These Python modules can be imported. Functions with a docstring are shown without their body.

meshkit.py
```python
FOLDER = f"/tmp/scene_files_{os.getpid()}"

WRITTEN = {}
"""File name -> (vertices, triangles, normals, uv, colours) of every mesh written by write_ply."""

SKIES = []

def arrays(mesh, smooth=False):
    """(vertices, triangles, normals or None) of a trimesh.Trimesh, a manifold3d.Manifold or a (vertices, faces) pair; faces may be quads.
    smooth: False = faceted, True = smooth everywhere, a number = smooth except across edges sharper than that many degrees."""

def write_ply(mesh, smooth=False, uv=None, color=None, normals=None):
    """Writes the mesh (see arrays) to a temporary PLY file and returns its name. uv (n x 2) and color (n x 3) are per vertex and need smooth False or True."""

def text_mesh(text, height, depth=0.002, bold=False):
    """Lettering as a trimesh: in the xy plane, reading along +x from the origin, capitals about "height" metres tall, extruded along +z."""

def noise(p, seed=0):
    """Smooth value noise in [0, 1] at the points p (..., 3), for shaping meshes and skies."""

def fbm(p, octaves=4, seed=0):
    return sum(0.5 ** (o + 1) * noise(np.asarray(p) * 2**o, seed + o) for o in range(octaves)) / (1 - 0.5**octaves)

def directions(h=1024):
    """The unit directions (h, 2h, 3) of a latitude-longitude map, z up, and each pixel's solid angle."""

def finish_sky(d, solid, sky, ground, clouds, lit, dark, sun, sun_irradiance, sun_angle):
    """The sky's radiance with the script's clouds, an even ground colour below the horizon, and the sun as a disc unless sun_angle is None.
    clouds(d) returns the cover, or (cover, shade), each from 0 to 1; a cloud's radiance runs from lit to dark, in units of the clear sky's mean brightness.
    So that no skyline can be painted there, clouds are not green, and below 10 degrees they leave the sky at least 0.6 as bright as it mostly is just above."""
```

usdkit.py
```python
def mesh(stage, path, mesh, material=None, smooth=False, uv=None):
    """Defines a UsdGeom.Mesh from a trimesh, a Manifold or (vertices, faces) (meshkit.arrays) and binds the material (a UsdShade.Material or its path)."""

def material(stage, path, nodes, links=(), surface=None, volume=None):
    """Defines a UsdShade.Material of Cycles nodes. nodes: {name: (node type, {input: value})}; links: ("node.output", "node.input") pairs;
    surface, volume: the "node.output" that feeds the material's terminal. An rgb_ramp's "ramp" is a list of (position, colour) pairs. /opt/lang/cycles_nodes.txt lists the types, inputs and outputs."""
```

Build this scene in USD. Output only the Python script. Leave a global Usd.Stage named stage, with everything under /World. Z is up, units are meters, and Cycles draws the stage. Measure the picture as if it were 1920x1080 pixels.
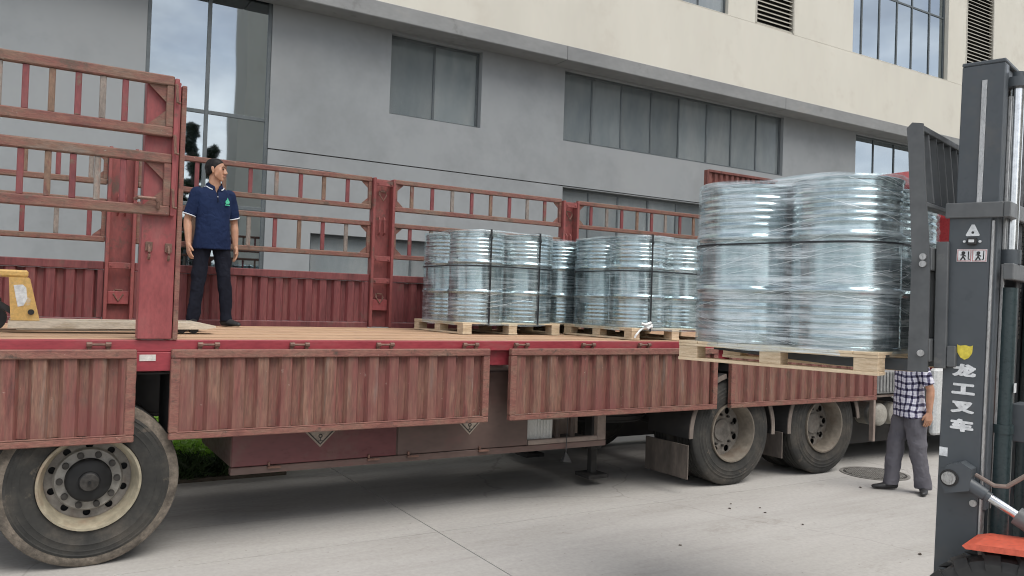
import math, random
import numpy as np, trimesh, manifold3d as m3, usdkit, meshkit
from shapely.geometry import Polygon, LineString, Point, MultiPoint, box as sbox
from shapely import affinity, union_all
from pxr import Usd, UsdGeom, UsdLux, UsdShade, Gf, Sdf, Vt

random.seed(7)
rng = np.random.default_rng(7)
stage = Usd.Stage.CreateInMemory()
UsdGeom.SetStageUpAxis(stage, UsdGeom.Tokens.z)
UsdGeom.SetStageMetersPerUnit(stage, 1.0)
UsdGeom.Xform.Define(stage, '/World')
UsdGeom.Scope.Define(stage, '/World/Looks')

# ------------------------------------------------------------------ camera, sky, sun, exposure
CAM_H, YAW, PITCH, ROLL = 1.80, math.radians(31.251), math.radians(1.011), math.radians(1.89)
FOCAL = 36.0 * 1500 / 1920
EXPOSURE = 0.95
SUN_TO = np.array([0.15, -0.48, 0.86]); SUN_TO /= np.linalg.norm(SUN_TO)
SUN_I, SUN_ANGLE, SKY_S = 0.31, 42.0, 0.090

def camera():
    F = np.array([math.sin(YAW) * math.cos(PITCH), math.cos(YAW) * math.cos(PITCH), math.sin(PITCH)])
    R0 = np.array([math.cos(YAW), -math.sin(YAW), 0.0]); U0 = np.cross(R0, F)
    R = math.cos(ROLL) * R0 + math.sin(ROLL) * U0
    U = -math.sin(ROLL) * R0 + math.cos(ROLL) * U0
    c = UsdGeom.Camera.Define(stage, '/World/camera')
    m = Gf.Matrix4d(1.0)
    for i, r in enumerate((R, U, -F)):
        m.SetRow(i, Gf.Vec4d(*map(float, r), 0))
    m.SetRow(3, Gf.Vec4d(0, 0, CAM_H, 1))
    c.AddTransformOp().Set(m)
    c.CreateHorizontalApertureAttr(36.0); c.CreateVerticalApertureAttr(20.25)
    c.CreateFocalLengthAttr(FOCAL)
    c.CreateClippingRangeAttr(Gf.Vec2f(0.05, 5000))
    c.CreateExposureAttr(EXPOSURE)
camera()

el = math.asin(SUN_TO[2]); rot = math.atan2(SUN_TO[0], SUN_TO[1])
sky_mat = usdkit.material(stage, '/World/Looks/sky', {
    't': ('texture_coordinate', {}),
    'm': ('mapping', {'scale': (1.6, 1.6, 3.2), 'location': (0.35, 0.1, 0.0)}),
    'n': ('noise_texture', {'scale': 1.5, 'detail': 7.0, 'roughness': 0.58}),
    'r': ('rgb_ramp', {'ramp': [(0.30, (0.35, 0.35, 0.35)), (0.55, (1, 1, 1))]}),
    'n2': ('noise_texture', {'scale': 2.6, 'detail': 6.0, 'roughness': 0.6}),
    'r2': ('rgb_ramp', {'ramp': [(0.32, (0.55, 0.57, 0.62)), (0.64, (1.25, 1.25, 1.25))]}),
    's': ('sky_texture', {'sky_type': 'single_scattering', 'sun_disc': False, 'sun_elevation': el, 'sun_rotation': rot, 'air_density': 1.0, 'aerosol_density': 2.0}),
    'h': ('hsv', {'saturation': 0.12, 'value': 1.35}),
    'c': ('mix', {'mix_type': 'multiply', 'fac': 1.0}),
    'x': ('mix', {'mix_type': 'mix'}),
    'b': ('background_shader', {'strength': SKY_S})},
    [('t.generated', 'm.vector'), ('m.vector', 'n.vector'), ('n.fac', 'r.fac'), ('m.vector', 'n2.vector'), ('n2.fac', 'r2.fac'),
     ('s.color', 'h.color'), ('h.color', 'c.color1'), ('r2.color', 'c.color2'),
     ('s.color', 'x.color1'), ('c.color', 'x.color2'), ('r.color', 'x.fac'), ('x.color', 'b.color')], surface='b.background')
dome = UsdLux.DomeLight.Define(stage, '/World/sky')
UsdShade.MaterialBindingAPI.Apply(dome.GetPrim()).Bind(sky_mat)
dome.GetPrim().SetCustomDataByKey('kind', 'structure')
sun = UsdLux.DistantLight.Define(stage, '/World/sun')
sun.CreateIntensityAttr(SUN_I); sun.CreateAngleAttr(SUN_ANGLE); sun.CreateNormalizeAttr(True)
sun.CreateColorAttr(Gf.Vec3f(1.0, 0.955, 0.89))
zx = np.cross([0, 0, 1.0], SUN_TO); zx /= np.linalg.norm(zx); zy = np.cross(SUN_TO, zx)
mm = Gf.Matrix4d(1.0)
for i, r in enumerate((zx, zy, SUN_TO)):
    mm.SetRow(i, Gf.Vec4d(*map(float, r), 0))
sun.AddTransformOp().Set(mm)

# ------------------------------------------------------------------ helpers
COUNT = {}
def numbered(parent, name):
    k = (parent, name); n = COUNT.get(k, 0); COUNT[k] = n + 1
    return name if n == 0 else f'{name}_{n:03d}'

def tag(path, label=None, cat=None, group=None, kind=None):
    p = stage.GetPrimAtPath(path)
    for k, v in (('label', label), ('category', cat), ('group', group), ('kind', kind)):
        if v: p.SetCustomDataByKey(k, v)
    return path

def thing(name, label=None, cat=None, loc=(0, 0, 0), rz=0.0, group=None, kind=None):
    path = '/World/' + numbered('/World', name)
    x = UsdGeom.Xform.Define(stage, path)
    x.AddTranslateOp().Set(Gf.Vec3d(*map(float, loc))); x.AddRotateZOp().Set(float(rz))
    return tag(path, label, cat, group, kind)

def copy_of(src, label, loc, rz=0.0):
    base = src.split('/')[-1]
    path = '/World/' + numbered('/World', base)
    x = UsdGeom.Xform.Define(stage, path)
    x.GetPrim().GetReferences().AddInternalReference(src)
    x.GetPrim().SetInstanceable(True)
    UsdGeom.XformCommonAPI(x)
    for op in x.GetOrderedXformOps():
        if op.GetOpName() == 'xformOp:translate': op.Set(Gf.Vec3d(*map(float, loc)))
        if op.GetOpName() == 'xformOp:rotateZ': op.Set(float(rz))
    p = x.GetPrim(); p.SetCustomDataByKey('label', label)
    return path

def obj(name, mesh, mat, parent='/World', smooth=False, label=None):
    if isinstance(mesh, MB): mesh = mesh.mesh()
    path = parent + '/' + numbered(parent, name)
    usdkit.mesh(stage, path, mesh, MATS[mat], smooth=smooth)
    if label: tag(path, label)
    return path

def single(name, mesh, mat, label, cat, group=None, kind=None, smooth=False):
    return tag(obj(name, mesh, mat, smooth=smooth), label, cat, group, kind)

def rotm(axis, ang): return trimesh.transformations.rotation_matrix(ang, axis)

def cbox(x0, x1, y0, y1, z0, z1, c=0.004):
    c = min(c, 0.3 * min(x1 - x0, y1 - y0, z1 - z0))
    pts = []
    for sx in (0, 1):
        for sy in (0, 1):
            for sz in (0, 1):
                X, Y, Z = (x1 if sx else x0), (y1 if sy else y0), (z1 if sz else z0)
                dx, dy, dz = (-c if sx else c), (-c if sy else c), (-c if sz else c)
                pts += [(X, Y + dy, Z + dz), (X + dx, Y, Z + dz), (X + dx, Y + dy, Z)]
    return trimesh.convex.convex_hull(np.array(pts))

def pbox(x0, x1, y0, y1, z0, z1):
    b = trimesh.creation.box([x1 - x0, y1 - y0, z1 - z0]); b.apply_translation([(x0 + x1) / 2, (y0 + y1) / 2, (z0 + z1) / 2]); return b

def cyl(p0, p1, r, n=16, r2=None):
    p0, p1 = np.array(p0, float), np.array(p1, float); d = p1 - p0; L = np.linalg.norm(d)
    r2 = r if r2 is None else r2
    a = np.linspace(0, 2 * np.pi, n, endpoint=False)
    prof = [(0, 0), (r, 0), (r2, L), (0, L)]
    m = trimesh.creation.revolve(np.array(prof), sections=n)
    m.apply_transform(trimesh.geometry.align_vectors([0, 0, 1], d / L)); m.apply_translation(p0); return m

def tube(pts, r, n=8):
    out = []
    pts = [np.array(p, float) for p in pts]
    P = np.array(pts); T = np.gradient(P, axis=0); T /= np.linalg.norm(T, axis=1)[:, None]
    ref = np.array([0.0, 0, 1]) if abs(T[:, 2]).mean() < 0.8 else np.array([1.0, 0, 0])
    ring = []
    for p, t in zip(P, T):
        u = np.cross(t, ref); u /= np.linalg.norm(u); v = np.cross(t, u)
        a = np.linspace(0, 2 * np.pi, n, endpoint=False)
        ring.append(p + r * (np.cos(a)[:, None] * u + np.sin(a)[:, None] * v))
    V = np.vstack(ring); F = []
    for i in range(len(P) - 1):
        for j in range(n):
            a, b = i * n + j, i * n + (j + 1) % n
            F += [(a, b, b + n), (a, b + n, a + n)]
    k = len(V); V = np.vstack([V, P[0], P[-1]])
    for j in range(n):
        F += [(k, (j + 1) % n, j), (k + 1, (len(P) - 1) * n + j, (len(P) - 1) * n + (j + 1) % n)]
    m = trimesh.Trimesh(V, F, process=False); m.fix_normals(); return m

def bar(p0, p1, w, h, up=(0, 0, 1)):
    """rectangular bar from p0 to p1; h along up, w across"""
    p0, p1 = np.array(p0, float), np.array(p1, float); d = p1 - p0; L = np.linalg.norm(d); d /= L
    s = np.cross(d, up); s /= np.linalg.norm(s); u = np.cross(s, d)
    b = cbox(0, L, -w / 2, w / 2, -h / 2, h / 2, 0.003)
    M = np.eye(4); M[:3, 0], M[:3, 1], M[:3, 2], M[:3, 3] = d, -s, u, p0
    b.apply_transform(M); b.fix_normals(); return b

def rev(profile, n=48):
    return trimesh.creation.revolve(np.array(profile, float), sections=n)

TO_Y = np.eye(4); TO_Y[:3, :3] = np.array([[1, 0, 0], [0, 0, -1], [0, 1, 0]])   # local z -> -Y, local y -> Z
def ext(poly, depth):
    gs = getattr(poly, 'geoms', [poly])
    return trimesh.util.concatenate([trimesh.creation.extrude_polygon(g, depth, engine='earcut') for g in gs if g.area > 1e-9])

def panel_xz(poly, y_front, thick):
    """polygon in (x, z) made a plate whose front (towards -Y) lies at y_front"""
    m = ext(poly, thick); m.apply_transform(TO_Y); m.apply_translation([0, y_front + thick, 0]); return m

def tm(man):
    q = man.to_mesh(); return trimesh.Trimesh(q.vert_properties[:, :3], q.tri_verts, process=True)
def mani(t):
    return m3.Manifold(m3.Mesh(np.asarray(t.vertices, np.float32), np.asarray(t.faces, np.uint32)))
def ball(p, r, n=12):
    if np.ndim(r) == 0: r = (r, r, r)
    return m3.Manifold.sphere(1.0, n).scale(list(map(float, r))).translate(list(map(float, p)))
def limb(joints, n=12):
    """hulls of consecutive spheres (p, r)"""
    out = [m3.Manifold.batch_hull([ball(*a, n), ball(*b, n)]) for a, b in zip(joints[:-1], joints[1:])]
    return m3.Manifold.batch_boolean(out, m3.OpType.Add)
def add(*ms): return m3.Manifold.batch_boolean(list(ms), m3.OpType.Add)

def corrugated(x0, x1, y, z0, z1, period, depth, thick=0.004, start=0.0):
    """sheet of trapezoid ribs standing along z; crests towards -Y at y, valleys at y + depth"""
    pts = [(x0, y)]; x = x0 + start
    r = period
    while x < x1 - 0.02:
        for f, d in ((0.0, 0), (0.42, 0), (0.55, 1), (0.87, 1), (1.0, 0)):
            xx = x + f * r
            if pts[-1][0] + 1e-4 < xx < x1: pts.append((xx, y + d * depth))
        x += r
    pts.append((x1, pts[-1][1]))
    poly = LineString(pts).buffer(thick / 2, cap_style='flat', join_style='mitre')
    m = ext(poly, z1 - z0); m.apply_translation([0, 0, z0]); return m

class MB:
    def __init__(s): s.l = []
    def add(s, *m): s.l += m; return s
    def box(s, *a, **k): s.l.append(cbox(*a, **k)); return s
    def mesh(s): return trimesh.util.concatenate(s.l)

# ------------------------------------------------------------------ materials
MATS = {}
def M(name, nodes, links, surface='p.BSDF'):
    MATS[name] = usdkit.material(stage, '/World/Looks/' + name, nodes, links, surface=surface)

def paint(name, ramp, scale=6.0, stretch=(1, 1, 1), rough=0.55, bump=0.15, fine=40.0, fine_amt=0.25, metallic=0.0, detail=6.0, spec=0.5, coord='geometry', rough_var=0.12, grime=None, coat=0.0, patch=None, chips=None):
    src = 'g.position' if coord == 'geometry' else 'g.object'
    nodes = {'g': ('geometry', {}) if coord == 'geometry' else ('texture_coordinate', {}),
             'm': ('mapping', {'scale': stretch}),
             'n': ('noise_texture', {'scale': scale, 'detail': detail, 'roughness': 0.62}),
             'r': ('rgb_ramp', {'ramp': ramp}),
             'f': ('noise_texture', {'scale': fine, 'detail': 5.0, 'roughness': 0.65}),
             'fr': ('map_range', {'from_min': 0.25, 'from_max': 0.75, 'to_min': 1 - fine_amt, 'to_max': 1 + fine_amt}),
             'x': ('mix', {'mix_type': 'multiply', 'fac': 1.0}),
             'rr': ('map_range', {'from_min': 0.3, 'from_max': 0.7, 'to_min': max(rough - rough_var, 0.02), 'to_max': min(rough + rough_var, 1)}),
             'b': ('bump', {'strength': bump, 'distance': 0.01}),
             'p': ('principled_bsdf', {'metallic': metallic, 'specular_ior_level': spec, 'coat_weight': coat})}
    links = [(src, 'm.vector'), ('m.vector', 'n.vector'), ('n.fac', 'r.fac'), ('m.vector', 'f.vector'), ('f.fac', 'fr.value'),
             ('r.color', 'x.color1'), ('fr.result', 'x.color2')]
    out = 'x.color'
    if grime:
        col, lo, hi, gs = grime
        nodes['gn'] = ('noise_texture', {'scale': gs, 'detail': 8.0, 'roughness': 0.7})
        nodes['gr'] = ('rgb_ramp', {'ramp': [(lo, (0, 0, 0)), (hi, (1, 1, 1))]})
        nodes['gx'] = ('mix', {'mix_type': 'mix', 'color2': col})
        links += [(src, 'gn.vector'), ('gn.fac', 'gr.fac'), ('gr.color', 'gx.fac'), (out, 'gx.color1')]
        out = 'gx.color'
    if patch:
        col, lo, hi, gs = patch
        nodes['pn'] = ('noise_texture', {'scale': gs, 'detail': 4.0, 'roughness': 0.6}); nodes['pr'] = ('rgb_ramp', {'ramp': [(lo, (0, 0, 0)), (hi, (0.8, 0.8, 0.8))]})
        nodes['px'] = ('mix', {'mix_type': 'mix', 'color2': col})
        links += [(src, 'pn.vector'), ('pn.fac', 'pr.fac'), ('pr.color', 'px.fac'), (out, 'px.color1')]; out = 'px.color'
    if chips:
        col, lo, gs = chips
        nodes['cn'] = ('noise_texture', {'scale': gs, 'detail': 6.0, 'roughness': 0.75}); nodes['cr'] = ('rgb_ramp', {'ramp': [(lo, (0, 0, 0)), (lo + 0.04, (0.85, 0.85, 0.85))]})
        nodes['cx'] = ('mix', {'mix_type': 'mix', 'color2': col})
        links += [(src, 'cn.vector'), ('cn.fac', 'cr.fac'), ('cr.color', 'cx.fac'), (out, 'cx.color1')]; out = 'cx.color'
    links += [(out, 'p.base_color'), ('f.fac', 'rr.value'), ('rr.result', 'p.roughness'), ('f.fac', 'b.height'), ('b.normal', 'p.normal')]
    M(name, nodes, links)

# weathered lorry paints
paint('flap_paint', [(0.28, (0.095, 0.030, 0.026)), (0.40, (0.175, 0.062, 0.049)), (0.50, (0.165, 0.076, 0.056)), (0.60, (0.195, 0.102, 0.070)), (0.72, (0.18, 0.128, 0.104))],
      scale=1.5, stretch=(10, 10, 1.1), rough=0.66, bump=0.3, fine=9.0, fine_amt=0.45, grime=((0.11, 0.072, 0.055), 0.57, 0.72, 5.0), patch=((0.165, 0.050, 0.046), 0.45, 0.62, 0.9), chips=((0.33, 0.25, 0.21), 0.665, 16.0))
paint('flap_frame_paint', [(0.3, (0.135, 0.045, 0.037)), (0.48, (0.20, 0.082, 0.062)), (0.6, (0.19, 0.098, 0.070)), (0.75, (0.225, 0.14, 0.104))],
      scale=3.0, stretch=(1.2, 4, 4), rough=0.65, bump=0.3, fine=26.0, fine_amt=0.38, grime=((0.075, 0.048, 0.036), 0.56, 0.66, 12.0), chips=((0.34, 0.25, 0.20), 0.66, 30.0))
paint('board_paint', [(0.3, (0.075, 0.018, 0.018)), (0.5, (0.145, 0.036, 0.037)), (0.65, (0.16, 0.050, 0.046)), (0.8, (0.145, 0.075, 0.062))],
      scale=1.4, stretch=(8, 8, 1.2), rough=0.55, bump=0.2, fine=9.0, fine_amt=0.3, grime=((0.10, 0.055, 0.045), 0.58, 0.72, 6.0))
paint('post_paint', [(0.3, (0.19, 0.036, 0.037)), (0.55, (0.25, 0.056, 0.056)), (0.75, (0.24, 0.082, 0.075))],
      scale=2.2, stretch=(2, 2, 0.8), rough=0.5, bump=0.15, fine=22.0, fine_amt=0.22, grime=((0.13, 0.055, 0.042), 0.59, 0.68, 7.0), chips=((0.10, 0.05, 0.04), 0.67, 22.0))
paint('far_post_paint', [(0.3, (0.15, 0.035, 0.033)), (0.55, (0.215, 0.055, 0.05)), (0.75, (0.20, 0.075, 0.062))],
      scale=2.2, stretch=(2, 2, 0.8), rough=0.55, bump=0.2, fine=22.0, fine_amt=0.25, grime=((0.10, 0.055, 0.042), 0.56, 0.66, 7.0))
paint('rail_paint', [(0.28, (0.115, 0.036, 0.032)), (0.45, (0.175, 0.072, 0.054)), (0.58, (0.165, 0.095, 0.066)), (0.72, (0.165, 0.132, 0.108))],
      scale=2.4, stretch=(1.3, 5, 5), rough=0.68, bump=0.3, fine=22.0, fine_amt=0.38, grime=((0.095, 0.062, 0.046), 0.54, 0.66, 8.0), chips=((0.30, 0.25, 0.21), 0.65, 26.0))
paint('baluster_red', [(0.3, (0.12, 0.026, 0.028)), (0.55, (0.18, 0.042, 0.044)), (0.75, (0.16, 0.064, 0.056))],
      scale=5.0, stretch=(2, 2, 0.8), rough=0.58, bump=0.2, fine=30.0, fine_amt=0.25, grime=((0.13, 0.085, 0.06), 0.56, 0.64, 9.0))
paint('baluster_worn', [(0.3, (0.12, 0.07, 0.046)), (0.5, (0.18, 0.112, 0.075)), (0.62, (0.15, 0.06, 0.046)), (0.75, (0.16, 0.13, 0.105))],
      scale=6.0, stretch=(2, 2, 0.9), rough=0.7, bump=0.35, fine=32.0, fine_amt=0.4)
paint('baluster_grey', [(0.3, (0.13, 0.105, 0.09)), (0.55, (0.21, 0.18, 0.155)), (0.7, (0.20, 0.11, 0.08))],
      scale=6.0, stretch=(2, 2, 0.9), rough=0.7, bump=0.35, fine=32.0, fine_amt=0.35)
paint('beam_red', [(0.3, (0.20, 0.018, 0.028)), (0.55, (0.26, 0.032, 0.042)), (0.72, (0.23, 0.058, 0.058))],
      scale=2.0, stretch=(1, 3, 3), rough=0.45, bump=0.1, fine=18.0, fine_amt=0.2, grime=((0.13, 0.07, 0.055), 0.60, 0.72, 4.0))
paint('hinge_steel', [(0.3, (0.10, 0.055, 0.04)), (0.7, (0.21, 0.11, 0.08))], scale=18, rough=0.55, bump=0.2, metallic=0.2)
paint('deck_wood', [(0.3, (0.34, 0.21, 0.125)), (0.55, (0.43, 0.275, 0.17)), (0.75, (0.48, 0.33, 0.215))],
      scale=1.6, stretch=(0.7, 9, 9), rough=0.75, bump=0.2, fine=10.0, fine_amt=0.2, grime=((0.30, 0.20, 0.14), 0.58, 0.75, 3.0))
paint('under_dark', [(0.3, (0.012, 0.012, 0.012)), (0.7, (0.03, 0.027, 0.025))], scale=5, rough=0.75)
paint('toolbox_red', [(0.35, (0.095, 0.026, 0.028)), (0.65, (0.13, 0.040, 0.040))], scale=1.6, stretch=(1, 1, 2), rough=0.42, bump=0.05, fine=12, fine_amt=0.15, grime=((0.12, 0.075, 0.06), 0.52, 0.72, 2.5))
paint('toolbox_brown', [(0.35, (0.085, 0.054, 0.045)), (0.65, (0.115, 0.074, 0.062))], scale=1.6, stretch=(1, 1, 2), rough=0.45, bump=0.05, fine=12, fine_amt=0.15, grime=((0.13, 0.062, 0.055), 0.52, 0.72, 2.5))
paint('rack_steel', [(0.3, (0.16, 0.12, 0.10)), (0.7, (0.27, 0.215, 0.18))], scale=3, rough=0.6, bump=0.15, fine=20, fine_amt=0.2)
paint('mudguard', [(0.3, (0.09, 0.072, 0.06)), (0.7, (0.20, 0.165, 0.14))], scale=4, rough=0.75, bump=0.1, fine=20, fine_amt=0.2)
paint('mudflap', [(0.3, (0.045, 0.037, 0.031)), (0.5, (0.075, 0.062, 0.052)), (0.7, (0.125, 0.102, 0.084))], scale=2.5, stretch=(3, 3, 1), rough=0.8, bump=0.15, fine=14, fine_amt=0.3)
paint('tyre', [(0.3, (0.020, 0.020, 0.019)), (0.5, (0.036, 0.035, 0.032)), (0.72, (0.075, 0.066, 0.055))], scale=3.5, rough=0.85, bump=0.25, fine=30, fine_amt=0.3, grime=((0.16, 0.13, 0.10), 0.60, 0.78, 5.0), spec=0.3)
paint('tyre_dusty', [(0.3, (0.07, 0.06, 0.05)), (0.5, (0.13, 0.11, 0.088)), (0.72, (0.21, 0.175, 0.14))], scale=9, rough=0.9, bump=0.5, fine=40, fine_amt=0.4, spec=0.3)
paint('rim_cream', [(0.3, (0.20, 0.175, 0.125)), (0.5, (0.30, 0.265, 0.19)), (0.7, (0.23, 0.17, 0.115))], scale=5, rough=0.55, bump=0.1, fine=22, fine_amt=0.25)
paint('rim_brown', [(0.3, (0.10, 0.085, 0.066)), (0.5, (0.165, 0.142, 0.112)), (0.7, (0.12, 0.088, 0.064))], scale=5, rough=0.6, bump=0.1, fine=22, fine_amt=0.25)
paint('rim_grey', [(0.3, (0.11, 0.10, 0.088)), (0.5, (0.19, 0.175, 0.155)), (0.72, (0.135, 0.10, 0.075))], scale=6, rough=0.55, bump=0.12, fine=26, fine_amt=0.3, metallic=0.2)
paint('rim_pale', [(0.3, (0.24, 0.225, 0.20)), (0.7, (0.33, 0.315, 0.285))], scale=8, rough=0.5, bump=0.1, fine=26, fine_amt=0.25, metallic=0.2)
paint('hub_black', [(0.3, (0.006, 0.006, 0.006)), (0.7, (0.014, 0.014, 0.014))], scale=10, rough=0.55, bump=0.1, spec=0.3)
paint('nut_dark', [(0.3, (0.025, 0.023, 0.02)), (0.7, (0.06, 0.055, 0.05))], scale=20, rough=0.5, metallic=0.4)
# building
paint('grey_render', [(0.3, (0.230, 0.246, 0.252)), (0.5, (0.251, 0.266, 0.272)), (0.7, (0.266, 0.279, 0.284))], scale=0.35, stretch=(1, 1, 0.6), rough=0.9, bump=0.06, fine=3.0, fine_amt=0.05, spec=0.25, grime=((0.19, 0.20, 0.203), 0.48, 0.80, 0.7), patch=((0.28, 0.29, 0.29), 0.50, 0.75, 0.33))
paint('cornice_grey', [(0.3, (0.19, 0.195, 0.195)), (0.6, (0.235, 0.24, 0.236)), (0.75, (0.26, 0.252, 0.236))], scale=0.7, stretch=(1, 1, 2), rough=0.9, bump=0.08, fine=6.0, fine_amt=0.10, spec=0.25, grime=((0.14, 0.14, 0.135), 0.58, 0.75, 2.2))
paint('cream_render', [(0.3, (0.515, 0.495, 0.43)), (0.5, (0.55, 0.53, 0.462)), (0.7, (0.575, 0.555, 0.487))], scale=0.4, stretch=(1.2, 1.2, 0.4), rough=0.9, bump=0.04, fine=2.2, fine_amt=0.03, spec=0.2, grime=((0.475, 0.44, 0.375), 0.54, 0.8, 0.9))
paint('window_frame', [(0.3, (0.075, 0.088, 0.092)), (0.7, (0.11, 0.125, 0.13))], scale=3, rough=0.45, bump=0.03, metallic=0.3)
paint('louvre_metal', [(0.3, (0.34, 0.325, 0.275)), (0.7, (0.42, 0.40, 0.345))], scale=3, rough=0.55, bump=0.03)
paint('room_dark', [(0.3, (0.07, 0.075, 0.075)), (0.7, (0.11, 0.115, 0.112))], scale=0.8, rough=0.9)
paint('room_blind', [(0.3, (0.26, 0.285, 0.285)), (0.7, (0.42, 0.44, 0.425))], scale=0.9, stretch=(1.5, 1, 0.7), rough=0.9)
def pane(name, ior, tint, rough=0.02, streak=None):
    M(name, {'f': ('fresnel', {'IOR': ior}), 't': ('transparent_bsdf', {'color': tint}),
             'g': ('geometry', {}), 'mp': ('mapping', {'scale': (0.5, 0.5, 0.35)}), 'n': ('noise_texture', {'scale': 1.2, 'detail': 2.0}),
             'b': ('bump', {'strength': 0.05, 'distance': 0.05}), 'gl': ('glossy_bsdf', {'color': (0.86, 0.95, 1.0), 'roughness': rough}), 'x': ('mix_closure', {})},
      [('g.position', 'mp.vector'), ('mp.vector', 'n.vector'), ('n.fac', 'b.height'), ('b.normal', 'gl.normal'), ('f.fac', 'x.fac'), ('t.BSDF', 'x.closure1'), ('gl.BSDF', 'x.closure2')], surface='x.closure')
pane('glass_coated', 4.2, (0.40, 0.47, 0.50))
M('glass_grey', {'f': ('fresnel', {'IOR': 1.9}), 't': ('transparent_bsdf', {'color': (0.72, 0.78, 0.79)}), 'gl': ('glossy_bsdf', {'color': (0.93, 0.97, 1.0), 'roughness': 0.10}), 'x': ('mix_closure', {}),
      'g': ('geometry', {}), 'm': ('mapping', {'scale': (1.3, 1.0, 0.45)}), 'n': ('noise_texture', {'scale': 1.4, 'detail': 6.0, 'roughness': 0.65}), 'r': ('rgb_ramp', {'ramp': [(0.30, (0.20, 0.235, 0.25)), (0.52, (0.275, 0.305, 0.31)), (0.70, (0.345, 0.365, 0.36))]}),
      'oi': ('object_info', {}), 'om': ('map_range', {'from_min': 0, 'from_max': 1, 'to_min': 0.72, 'to_max': 1.22}), 'ox': ('mix', {'mix_type': 'multiply', 'fac': 1.0}),
      'd': ('diffuse_bsdf', {}), 'y': ('mix_closure', {'fac': 0.44})},
  [('f.fac', 'x.fac'), ('t.BSDF', 'x.closure1'), ('gl.BSDF', 'x.closure2'), ('g.position', 'm.vector'), ('m.vector', 'n.vector'), ('n.fac', 'r.fac'), ('oi.random', 'om.value'), ('r.color', 'ox.color1'), ('om.result', 'ox.color2'), ('ox.color', 'd.color'), ('x.closure', 'y.closure1'), ('d.BSDF', 'y.closure2')], surface='y.closure')
pane('glass_bright', 6.0, (0.4, 0.47, 0.5), 0.03)
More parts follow.
